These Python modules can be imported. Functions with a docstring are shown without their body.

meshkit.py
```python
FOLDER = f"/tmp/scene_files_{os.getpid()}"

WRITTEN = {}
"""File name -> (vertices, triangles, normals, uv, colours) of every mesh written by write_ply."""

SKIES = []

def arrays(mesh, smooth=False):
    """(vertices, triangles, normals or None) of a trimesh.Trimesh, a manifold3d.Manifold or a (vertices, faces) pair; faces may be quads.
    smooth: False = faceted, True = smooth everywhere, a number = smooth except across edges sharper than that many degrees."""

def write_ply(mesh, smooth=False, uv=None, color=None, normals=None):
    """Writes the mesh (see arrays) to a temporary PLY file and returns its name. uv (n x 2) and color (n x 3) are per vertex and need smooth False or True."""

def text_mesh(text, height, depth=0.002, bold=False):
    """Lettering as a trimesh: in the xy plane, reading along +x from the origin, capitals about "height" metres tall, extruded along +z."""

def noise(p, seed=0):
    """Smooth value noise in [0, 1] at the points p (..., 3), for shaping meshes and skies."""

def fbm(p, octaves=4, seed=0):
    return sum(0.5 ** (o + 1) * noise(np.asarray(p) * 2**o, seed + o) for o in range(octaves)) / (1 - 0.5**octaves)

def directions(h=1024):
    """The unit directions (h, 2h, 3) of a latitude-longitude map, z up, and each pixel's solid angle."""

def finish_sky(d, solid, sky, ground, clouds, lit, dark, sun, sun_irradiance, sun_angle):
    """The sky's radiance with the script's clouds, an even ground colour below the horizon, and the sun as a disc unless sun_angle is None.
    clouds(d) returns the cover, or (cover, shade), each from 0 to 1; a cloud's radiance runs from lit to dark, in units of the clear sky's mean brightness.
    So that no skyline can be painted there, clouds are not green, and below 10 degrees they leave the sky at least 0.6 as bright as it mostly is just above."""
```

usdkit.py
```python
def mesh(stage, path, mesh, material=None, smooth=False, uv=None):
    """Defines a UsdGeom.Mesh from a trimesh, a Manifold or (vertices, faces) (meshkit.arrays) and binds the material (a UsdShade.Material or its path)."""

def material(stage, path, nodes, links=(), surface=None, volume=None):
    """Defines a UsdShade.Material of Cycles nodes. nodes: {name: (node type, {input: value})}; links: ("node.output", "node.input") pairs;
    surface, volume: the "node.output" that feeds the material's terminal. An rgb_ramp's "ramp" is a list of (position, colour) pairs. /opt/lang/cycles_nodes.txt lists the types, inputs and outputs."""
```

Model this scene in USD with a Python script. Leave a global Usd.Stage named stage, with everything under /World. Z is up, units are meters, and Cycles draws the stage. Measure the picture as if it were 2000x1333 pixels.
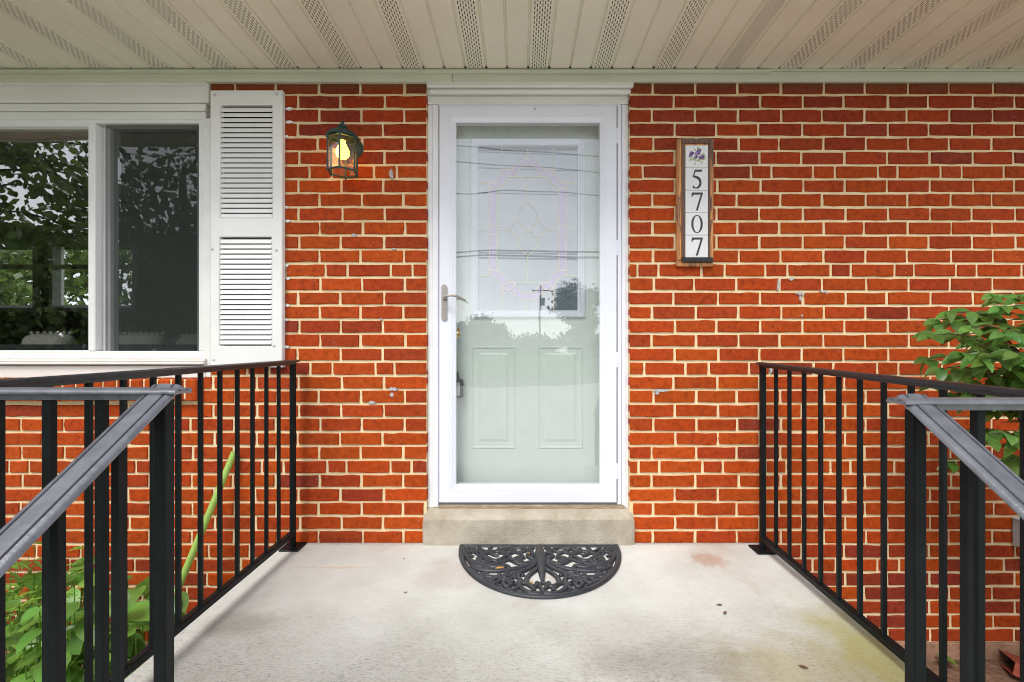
import math, random
import numpy as np, trimesh, usdkit, meshkit
from shapely.geometry import Polygon, box as sbox, LineString, Point
from shapely.ops import unary_union
from shapely import affinity
from pxr import Usd, UsdGeom, UsdLux, UsdShade, Gf, Sdf, Vt

stage = Usd.Stage.CreateInMemory()
UsdGeom.SetStageUpAxis(stage, "Z")
UsdGeom.SetStageMetersPerUnit(stage, 1.0)
UsdGeom.Xform.Define(stage, "/World")
UsdGeom.Scope.Define(stage, "/World/Looks")
R = random.Random(7)
NR = np.random.default_rng(7)
L = "/World/Looks/"

# ------------------------------------------------------------------ camera, sky, sun, exposure
EYE, DIST = 0.9285, 2.19
FPX, CX, CY = 889.0, 1015.0, 682.0
EXPOSURE = 1.65
SKY_STRENGTH = 0.10
SUN_INTENSITY, SUN_ANGLE = 0.22, 25.0
SUN_EL, SUN_AZ = math.radians(52), math.radians(205)   # azimuth: atan2(x, y) of the direction towards the sun

cam = UsdGeom.Camera.Define(stage, "/World/camera")
cam.AddTranslateOp().Set(Gf.Vec3d(0, -DIST, EYE))
cam.AddRotateXOp().Set(90.0)
cam.CreateHorizontalApertureAttr(36.0)
cam.CreateVerticalApertureAttr(36.0 * 682 / 1024)
cam.CreateFocalLengthAttr(FPX / 2000 * 36.0)
cam.CreateHorizontalApertureOffsetAttr(-(CX - 1000) / 2000 * 36.0)
cam.CreateVerticalApertureOffsetAttr((CY - 666.5) / 2000 * 36.0)
cam.CreateClippingRangeAttr(Gf.Vec2f(0.02, 5000))
cam.CreateFStopAttr(0.0)
cam.CreateExposureAttr(EXPOSURE)

sky_mat = usdkit.material(stage, L + "overcast_sky", {
    "tc": ("texture_coordinate", {}),
    "mp": ("mapping", {"scale": (1.0, 1.0, 2.6)}),
    "sky": ("sky_texture", {"sky_type": "single_scattering", "sun_disc": False, "sun_elevation": SUN_EL, "sun_rotation": SUN_AZ}),
    "bw": ("rgb_to_bw", {}),
    "n": ("noise_texture", {"scale": 2.2, "detail": 6.0, "roughness": 0.55}),
    "r": ("rgb_ramp", {"ramp": [(0.25, (0.86, 0.88, 0.95)), (0.5, (1.0, 1.01, 1.06)), (0.75, (1.22, 1.22, 1.24))]}),
    "grey": ("mix", {"mix_type": "multiply", "fac": 1.0}),
    "mix": ("mix", {"mix_type": "mix", "fac": 0.9}),
    "bg": ("background_shader", {"strength": SKY_STRENGTH}),
}, [("tc.generated", "mp.vector"), ("mp.vector", "n.vector"), ("n.fac", "r.fac"), ("sky.color", "bw.color"),
    ("bw.val", "grey.color1"), ("r.color", "grey.color2"), ("sky.color", "mix.color1"), ("grey.color", "mix.color2"),
    ("mix.color", "bg.color")], surface="bg.background")
dome = UsdLux.DomeLight.Define(stage, "/World/sky")
UsdShade.MaterialBindingAPI.Apply(dome.GetPrim()).Bind(sky_mat)
dome.GetPrim().SetCustomDataByKey("kind", "structure")
dome.GetPrim().SetCustomDataByKey("label", "pale overcast sky with soft even cloud")
sun = UsdLux.DistantLight.Define(stage, "/World/sun")
sun.CreateIntensityAttr(SUN_INTENSITY)
sun.CreateAngleAttr(SUN_ANGLE)
sun.CreateNormalizeAttr(True)
sun.CreateColorAttr(Gf.Vec3f(1.0, 0.96, 0.9))
sun.AddRotateZOp().Set(-math.degrees(SUN_AZ))
sun.AddRotateXOp().Set(-(90 - math.degrees(SUN_EL)))

# ------------------------------------------------------------------ helpers
def W(px, py, y=0.0):
    """A pixel of the 2000 px photograph, on the plane at depth y (wall face 0, towards the street negative)."""
    s = (DIST + y) / FPX
    return np.array([(px - CX) * s, y, EYE + (CY - py) * s])

def wx(px, y=0.0): return float(W(px, 0, y)[0])
def wz(py, y=0.0): return float(W(0, py, y)[2])

def F(px, py):
    """A pixel of the porch floor (z = 0)."""
    d = FPX * EYE / (py - CY)
    return np.array([(px - CX) * d / FPX, d - DIST, 0.0])

COUNT = {}
BASE = {}
def numbered(parent, name):
    k = COUNT.get((parent, name), 0)
    COUNT[(parent, name)] = k + 1
    return name if k == 0 else f"{name}_{k:03d}"

def setd(prim, **kw):
    for k, v in kw.items():
        if v: prim.SetCustomDataByKey(k, v)

def thing(name, label=None, cat=None, loc=(0, 0, 0), group=None, kind=None):
    path = "/World/" + numbered("/World", name)
    x = UsdGeom.Xform.Define(stage, path)
    x.AddTranslateOp().Set(Gf.Vec3d(*map(float, loc)))
    BASE[path] = np.array(loc, float)
    setd(x.GetPrim(), label=label, category=cat, group=group, kind=kind)
    return path

def verts(m):
    return m

def obj(name, mesh, material, parent=None, smooth=False, label=None, cat=None, group=None, kind=None, tone=None, uv=None):
    par = parent or "/World"
    path = par + "/" + numbered(par, name)
    root = "/World/" + path.split("/")[2]
    b = BASE.get(root, np.zeros(3))
    if isinstance(mesh, list):
        mesh = cat_(mesh)
    v, f, n = meshkit.arrays(mesh, smooth)
    m = UsdGeom.Mesh.Define(stage, path)
    m.CreatePointsAttr(Vt.Vec3fArray.FromNumpy((v - b).astype(np.float32)))
    m.CreateFaceVertexCountsAttr(Vt.IntArray.FromNumpy(np.full(len(f), 3, np.int32)))
    m.CreateFaceVertexIndicesAttr(Vt.IntArray.FromNumpy(f.astype(np.int32).ravel()))
    m.CreateSubdivisionSchemeAttr("none")
    if n is not None:
        m.CreateNormalsAttr(Vt.Vec3fArray.FromNumpy(n.astype(np.float32)))
        m.SetNormalsInterpolation("vertex")
    if tone is not None:
        tone = np.asarray(tone, np.float32)
        if tone.ndim == 1: tone = np.tile(tone, (len(v), 1))
        UsdGeom.PrimvarsAPI(m).CreatePrimvar("tone", Sdf.ValueTypeNames.Color3fArray, "vertex").Set(Vt.Vec3fArray.FromNumpy(tone))
    UsdShade.MaterialBindingAPI.Apply(m.GetPrim()).Bind(MATS[material])
    setd(m.GetPrim(), label=label, category=cat, group=group, kind=kind)
    return path

def cat_(ms):
    vs, fs, o = [], [], 0
    for m in ms:
        if isinstance(m, tuple): v, f = np.asarray(m[0], float), np.asarray(m[1], int)
        else: v, f = np.asarray(m.vertices), np.asarray(m.faces)
        if f.shape[1] == 4: f = np.vstack([f[:, [0, 1, 2]], f[:, [0, 2, 3]]])
        vs.append(v); fs.append(f + o); o += len(v)
    return trimesh.Trimesh(np.vstack(vs), np.vstack(fs), process=False)

def box(x0, x1, y0, y1, z0, z1, ch=0.0):
    """A box, its edges chamfered by ch."""
    if ch <= 0:
        m = trimesh.creation.box([x1 - x0, y1 - y0, z1 - z0])
        m.apply_translation([(x0 + x1) / 2, (y0 + y1) / 2, (z0 + z1) / 2])
        return m
    ps = []
    for sx in (0, 1):
        for sy in (0, 1):
            for sz in (0, 1):
                X, Y, Z = (x0, x1)[sx], (y0, y1)[sy], (z0, z1)[sz]
                dx, dy, dz = (ch, -ch)[sx], (ch, -ch)[sy], (ch, -ch)[sz]
                ps += [(X + dx, Y + dy, Z), (X + dx, Y, Z + dz), (X, Y + dy, Z + dz)]
    m = trimesh.Trimesh(np.array(ps)).convex_hull
    return m

def bar(p, q, w, h, up=(0, 0, 1), ch=0.0):
    """A rectangular bar from p to q; w across, h along up."""
    p, q = np.asarray(p, float), np.asarray(q, float)
    d = q - p; ln = np.linalg.norm(d); d /= ln
    a = np.cross(d, np.asarray(up, float)); a /= np.linalg.norm(a)
    u = np.cross(a, d)
    m = box(-w / 2, w / 2, 0, ln, -h / 2, h / 2, ch)
    M = np.eye(4); M[:3, 0] = a; M[:3, 1] = d; M[:3, 2] = u; M[:3, 3] = p
    m.apply_transform(M)
    return m

def tube(points, r, sides=8, caps=True, squash=None):
    p = np.asarray(points, float)
    r = np.broadcast_to(np.asarray(r, float), (len(p),))
    t = np.gradient(p, axis=0); t /= np.linalg.norm(t, axis=1, keepdims=True) + 1e-12
    ref = np.array([0, 0, 1.0]) if np.abs(t[:, 2]).mean() < 0.8 else np.array([1.0, 0, 0])
    a = np.cross(t, ref); a /= np.linalg.norm(a, axis=1, keepdims=True) + 1e-12
    b = np.cross(t, a)
    ang = np.arange(sides) * 2 * np.pi / sides
    sq = 1.0 if squash is None else squash
    v = p[:, None] + r[:, None, None] * (np.cos(ang)[None, :, None] * a[:, None] + sq * np.sin(ang)[None, :, None] * b[:, None])
    v = v.reshape(-1, 3)
    n = len(p)
    i, j = np.meshgrid(np.arange(n - 1), np.arange(sides), indexing="ij")
    q = np.stack([i * sides + j, i * sides + (j + 1) % sides, (i + 1) * sides + (j + 1) % sides, (i + 1) * sides + j], -1).reshape(-1, 4)
    f = np.vstack([q[:, [0, 2, 1]], q[:, [0, 3, 2]]])
    if caps:
        v = np.vstack([v, p[0], p[-1]])
        k = np.arange(sides)
        f = np.vstack([f, np.stack([np.full(sides, n * sides), k, (k + 1) % sides], 1),
                       np.stack([np.full(sides, n * sides + 1), (n - 1) * sides + (k + 1) % sides, (n - 1) * sides + k], 1)])
    m = trimesh.Trimesh(v, f, process=False)
    return m

def lathe(profile, centre, axis="z", n=24):
    """profile: (radius, height) pairs turned about a vertical (or y) axis through centre."""
    pr = np.asarray(profile, float)
    ang = np.arange(n) * 2 * np.pi / n
    v = np.stack([pr[:, None, 0] * np.cos(ang), pr[:, None, 0] * np.sin(ang), np.broadcast_to(pr[:, None, 1], (len(pr), n))], -1).reshape(-1, 3)
    i, j = np.meshgrid(np.arange(len(pr) - 1), np.arange(n), indexing="ij")
    q = np.stack([i * n + j, i * n + (j + 1) % n, (i + 1) * n + (j + 1) % n, (i + 1) * n + j], -1).reshape(-1, 4)
    if axis == "y":
        v = np.stack([v[:, 0], -v[:, 2], v[:, 1]], 1)
    m = trimesh.Trimesh(v + np.asarray(centre), np.vstack([q[:, [0, 1, 2]], q[:, [0, 2, 3]]]), process=False)
    return m

def extr(poly, y0, y1):
    """A shapely shape in (x, z), extruded from y0 (front) to y1 (back)."""
    out = []
    for g in getattr(poly, "geoms", [poly]):
        if g.is_empty or g.area < 1e-9: continue
        m = trimesh.creation.extrude_polygon(g, abs(y1 - y0), engine="earcut")
        v = np.asarray(m.vertices)
        m.vertices = np.stack([v[:, 0], max(y0, y1) - v[:, 2], v[:, 1]], 1)
        out.append(m)
    return cat_(out)

def extr_z(poly, z0, z1):
    out = []
    for g in getattr(poly, "geoms", [poly]):
        if g.is_empty or g.area < 1e-9: continue
        m = trimesh.creation.extrude_polygon(g, z1 - z0, engine="earcut")
        m.apply_translation([0, 0, z0]); out.append(m)
    return cat_(out)

def rect_sweep(x0, x1, z0, z1, prof, k=(1, 1, 1, 1)):
    """A moulding mitred round a rectangle: prof is (inset, y) pairs from outside to inside; k scales the inset left, right, bottom, top."""
    rings = []
    for d, y in prof:
        rings.append([(x0 + d * k[0], y, z0 + d * k[2]), (x1 - d * k[1], y, z0 + d * k[2]), (x1 - d * k[1], y, z1 - d * k[3]), (x0 + d * k[0], y, z1 - d * k[3])])
    v, f = [], []
    for a, b in zip(rings[:-1], rings[1:]):
        for i in range(4):
            j = (i + 1) % 4
            o = len(v)
            v += [a[i], a[j], b[j], b[i]]
            f += [(o, o + 1, o + 2), (o, o + 2, o + 3)]
    return trimesh.Trimesh(np.array(v, float), np.array(f), process=False)

def quad(x0, x1, y, z0, z1):
    return trimesh.Trimesh(np.array([(x0, y, z0), (x1, y, z0), (x1, y, z1), (x0, y, z1)], float), [(0, 1, 2), (0, 2, 3)], process=False)

# ------------------------------------------------------------------ materials
MATS = {}
def mat(name, nodes, links, surface=None, volume=None):
    MATS[name] = usdkit.material(stage, L + name, nodes, links, surface=surface, volume=volume)

def plain(name, c, rough=0.5, metallic=0.0, var=0.12, scale=9.0, bump=0.0, bscale=120.0, coat=0.0, spec=0.5, stretch=(1, 1, 1), c2=None, detail=4.0, **kw):
    """A principled surface with a gentle noise over its colour and, where asked for, a fine bump."""
    c = np.array(c, float)
    lo, hi = c * (1 - var), np.minimum(c * (1 + var), 1.0)
    if c2 is not None: lo, hi = c, np.array(c2, float)
    nodes = {"g": ("geometry", {}), "m": ("mapping", {"scale": stretch}),
             "n": ("noise_texture", {"scale": scale, "detail": detail, "roughness": 0.6}),
             "r": ("rgb_ramp", {"ramp": [(0.3, tuple(lo)), (0.7, tuple(hi))]}),
             "p": ("principled_bsdf", {"roughness": rough, "metallic": metallic, "specular_ior_level": spec, **({"coat_weight": coat, "coat_roughness": 0.15} if coat else {}), **kw})}
    links = [("g.position", "m.vector"), ("m.vector", "n.vector"), ("n.fac", "r.fac"), ("r.color", "p.base_color")]
    if bump:
        nodes["n2"] = ("noise_texture", {"scale": bscale, "detail": 3.0})
        nodes["b"] = ("bump", {"strength": 1.0, "distance": bump})
        links += [("m.vector", "n2.vector"), ("n2.fac", "b.height"), ("b.normal", "p.normal")]
    mat(name, nodes, links, surface="p.BSDF")

# brick: each brick carries its own tone, some rows with painted shade
mat("red_brick", {
    "a": ("attribute", {"attribute": "tone"}), "g": ("geometry", {}),
    "n": ("noise_texture", {"scale": 38.0, "detail": 5.0, "roughness": 0.65}),
    "r": ("rgb_ramp", {"ramp": [(0.25, (0.52, 0.48, 0.5)), (0.5, (0.95, 0.94, 0.94)), (0.8, (1.18, 1.3, 1.3))]}),
    "mv": ("mapping", {"scale": (300.0, 40.0, 45.0)}),
    "nv": ("noise_texture", {"scale": 1.0, "detail": 2.0}),
    "rv": ("rgb_ramp", {"ramp": [(0.3, (0.86, 0.86, 0.86)), (0.65, (1.06, 1.06, 1.06))]}),
    "x": ("mix", {"mix_type": "multiply", "fac": 1.0}), "x2": ("mix", {"mix_type": "multiply", "fac": 1.0}),
    "fn": ("noise_texture", {"scale": 150.0, "detail": 1.0}),
    "fn2": ("noise_texture", {"scale": 6.0, "detail": 2.0}),
    "fr": ("map_range", {"from_min": 0.735, "from_max": 0.78, "to_min": 0.0, "to_max": 0.6, "clamp": True}),
    "fr2": ("map_range", {"from_min": 0.45, "from_max": 0.6, "to_min": 0.0, "to_max": 1.0, "clamp": True}),
    "fm": ("math", {"math_type": "multiply"}),
    "x3": ("mix", {"mix_type": "mix", "color2": (0.62, 0.56, 0.5)}),
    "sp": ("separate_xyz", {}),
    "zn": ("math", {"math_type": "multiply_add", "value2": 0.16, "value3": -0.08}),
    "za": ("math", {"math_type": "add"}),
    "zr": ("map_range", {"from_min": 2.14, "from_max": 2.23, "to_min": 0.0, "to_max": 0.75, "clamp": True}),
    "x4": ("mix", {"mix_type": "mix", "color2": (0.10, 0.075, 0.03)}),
    "bn": ("noise_texture", {"scale": 260.0, "detail": 4.0, "roughness": 0.7}),
    "b": ("bump", {"strength": 0.7, "distance": 0.0022}),
    "p": ("principled_bsdf", {"roughness": 0.7, "specular_ior_level": 0.16}),
}, [("g.position", "n.vector"), ("n.fac", "r.fac"), ("g.position", "mv.vector"), ("mv.vector", "nv.vector"), ("nv.fac", "rv.fac"),
    ("a.color", "x.color1"), ("r.color", "x.color2"), ("x.color", "x2.color1"), ("rv.color", "x2.color2"),
    ("g.position", "fn.vector"), ("g.position", "fn2.vector"), ("fn.fac", "fr.value"), ("fn2.fac", "fr2.value"),
    ("fr.result", "fm.value1"), ("fr2.result", "fm.value2"), ("fm.value", "x3.fac"), ("x2.color", "x3.color1"),
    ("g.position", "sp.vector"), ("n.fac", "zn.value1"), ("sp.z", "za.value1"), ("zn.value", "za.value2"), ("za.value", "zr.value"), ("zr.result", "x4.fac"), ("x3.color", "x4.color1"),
    ("x4.color", "p.base_color"), ("g.position", "bn.vector"), ("bn.fac", "b.height"), ("b.normal", "p.normal")], surface="p.BSDF")
plain("mortar", (0.72, 0.55, 0.30), c2=(0.88, 0.73, 0.46), rough=0.9, scale=14, bump=0.004, bscale=150, spec=0.1)
plain("foundation_parging", (0.30, 0.17, 0.11), rough=0.9, var=0.3, scale=10, bump=0.006, bscale=60, spec=0.1)
plain("soffit_paint", (0.86, 0.835, 0.70), rough=0.5, var=0.05, scale=3)
plain("slot_shade", (0.03, 0.028, 0.024), rough=0.9, var=0.05)  # near-black colour standing in for shade behind slots and slats
plain("old_white_paint", (0.70, 0.70, 0.66), c2=(0.82, 0.82, 0.79), rough=0.5, scale=4, bump=0.0016, bscale=45, stretch=(0.35, 1, 1.4))
plain("door_trim_white", (0.74, 0.745, 0.77), c2=(0.80, 0.805, 0.83), rough=0.45, scale=7, bump=0.001, bscale=40)
plain("green_white_trim", (0.64, 0.66, 0.54), c2=(0.72, 0.74, 0.62), rough=0.45, scale=3, stretch=(0.3, 1, 1))
plain("white_vinyl", (0.76, 0.76, 0.75), rough=0.32, var=0.02, scale=5)
plain("sill_white", (0.74, 0.70, 0.66), rough=0.45, var=0.04, scale=4)
plain("shutter_white", (0.78, 0.78, 0.76), rough=0.42, var=0.04, scale=5)
plain("storm_white", (0.74, 0.76, 0.83), rough=0.3, var=0.015, scale=4)
plain("seam_grey", (0.14, 0.14, 0.15), rough=0.6, var=0.05)
plain("entry_paint", (0.68, 0.74, 0.69), rough=0.4, var=0.03, scale=6)
plain("lite_frame_white", (0.70, 0.74, 0.80), rough=0.35, var=0.02)
plain("wood_threshold", (0.22, 0.15, 0.09), c2=(0.48, 0.38, 0.27), rough=0.8, scale=8, stretch=(2, 10, 18), bump=0.003, bscale=30)
plain("brushed_nickel", (0.34, 0.31, 0.27), rough=0.34, metallic=1.0, var=0.05)
plain("brass", (0.80, 0.58, 0.22), rough=0.2, metallic=1.0, var=0.05)
plain("dark_rubber", (0.022, 0.025, 0.032), rough=0.42, var=0.3, scale=30, bump=0.0006, bscale=300, spec=0.55)
plain("grey_plastic", (0.12, 0.12, 0.12), rough=0.45, var=0.06)
plain("screw_grey", (0.55, 0.55, 0.55), rough=0.5, var=0.1)
plain("came", (0.86, 0.78, 0.56), rough=0.35, metallic=0.0, var=0.08)
plain("window_track", (0.50, 0.50, 0.49), rough=0.5, var=0.05)
plain("black_iron_paint", (0.0055, 0.0075, 0.008), rough=0.4, var=0.35, scale=16, bump=0.0005, bscale=90, spec=0.14)
plain("rail_cap_paint", (0.012, 0.013, 0.016), rough=0.34, var=0.3, scale=14, bump=0.0004, bscale=130, ior=1.55)
plain("worn_skylit_cap_paint", (0.06, 0.062, 0.075), c2=(0.13, 0.135, 0.155), rough=0.3, scale=26, bump=0.0006, bscale=130, ior=2.1)  # faded black paint, its colour lightened to stand in for sky sheen
plain("verdigris_metal", (0.018, 0.036, 0.033), c2=(0.035, 0.07, 0.06), rough=0.45, scale=35, metallic=0.2)
plain("wood_dark", (0.05, 0.025, 0.014), c2=(0.14, 0.06, 0.028), rough=0.45, scale=5, stretch=(28, 10, 3), coat=0.3)
plain("char_black", (0.012, 0.010, 0.009), rough=0.5, var=0.3)
plain("tile_white", (0.72, 0.72, 0.71), rough=0.25, var=0.025, scale=12)
plain("numeral_black", (0.025, 0.027, 0.032), rough=0.35, var=0.1)
plain("petal_purple", (0.12, 0.055, 0.20), rough=0.5, var=0.4, scale=300)
plain("petal_violet", (0.30, 0.18, 0.40), rough=0.5, var=0.3, scale=300)
plain("print_green", (0.36, 0.42, 0.20), rough=0.5, var=0.3, scale=300)
plain("print_grey", (0.50, 0.55, 0.50), rough=0.5, var=0.2, scale=300)
plain("pole_green", (0.30, 0.46, 0.09), rough=0.42, var=0.12, scale=20)
plain("pole_copper", (0.34, 0.13, 0.07), rough=0.45, var=0.15, scale=30)
plain("box_grey", (0.42, 0.44, 0.45), rough=0.4, var=0.05)
plain("bark", (0.055, 0.042, 0.03), c2=(0.12, 0.095, 0.07), rough=0.9, scale=14, bump=0.008, bscale=25, stretch=(3, 3, 0.7))
plain("twig", (0.05, 0.035, 0.02), rough=0.8, var=0.3, scale=40)
plain("utility_wood", (0.10, 0.075, 0.055), rough=0.9, var=0.2, scale=6)
plain("wire_black", (0.012, 0.012, 0.012), rough=0.6, var=0.1)
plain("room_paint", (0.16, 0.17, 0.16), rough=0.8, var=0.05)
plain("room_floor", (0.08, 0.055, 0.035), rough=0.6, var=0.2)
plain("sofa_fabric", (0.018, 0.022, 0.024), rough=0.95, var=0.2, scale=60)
plain("cushion_cream", (0.42, 0.40, 0.34), rough=0.95, var=0.12, scale=60)
plain("cushion_blue", (0.045, 0.055, 0.085), rough=0.95, var=0.15, scale=60)
plain("lawn", (0.035, 0.075, 0.014), c2=(0.09, 0.14, 0.035), rough=0.95, scale=0.9, bump=0.03, bscale=30, detail=8.0, spec=0.1)
plain("asphalt", (0.045, 0.045, 0.048), c2=(0.075, 0.075, 0.075), rough=0.9, scale=3, bump=0.004, bscale=120)
plain("soil", (0.10, 0.058, 0.038), c2=(0.21, 0.12, 0.08), rough=0.95, scale=7, bump=0.02, bscale=30, detail=7.0, spec=0.1)
plain("walk_concrete", (0.58, 0.56, 0.53), rough=0.9, var=0.1, scale=3, bump=0.003, bscale=120)
plain("shingles", (0.06, 0.055, 0.05), rough=0.9, var=0.3, scale=12)
plain("dead_leaf_orange", (0.52, 0.25, 0.06), rough=0.7, var=0.3, scale=60)
plain("dead_leaf_brown", (0.13, 0.07, 0.035), rough=0.8, var=0.4, scale=60)
plain("dark_hall", (0.10, 0.10, 0.10), rough=0.9)

# weathered wooden plaque, burnt at the edges
mat("wood_orange", {
    "g": ("geometry", {}), "m": ("mapping", {"scale": (34.0, 12.0, 2.6)}),
    "n": ("noise_texture", {"scale": 2.4, "detail": 6.0, "roughness": 0.6, "distortion": 1.3}),
    "r": ("rgb_ramp", {"ramp": [(0.28, (0.02, 0.009, 0.005)), (0.42, (0.14, 0.05, 0.014)), (0.53, (0.55, 0.21, 0.04)), (0.75, (0.72, 0.34, 0.08))]}),
    "p": ("principled_bsdf", {"roughness": 0.4, "coat_weight": 0.4})},
    [("g.position", "m.vector"), ("m.vector", "n.vector"), ("n.fac", "r.fac"), ("r.color", "p.base_color")], surface="p.BSDF")

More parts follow.
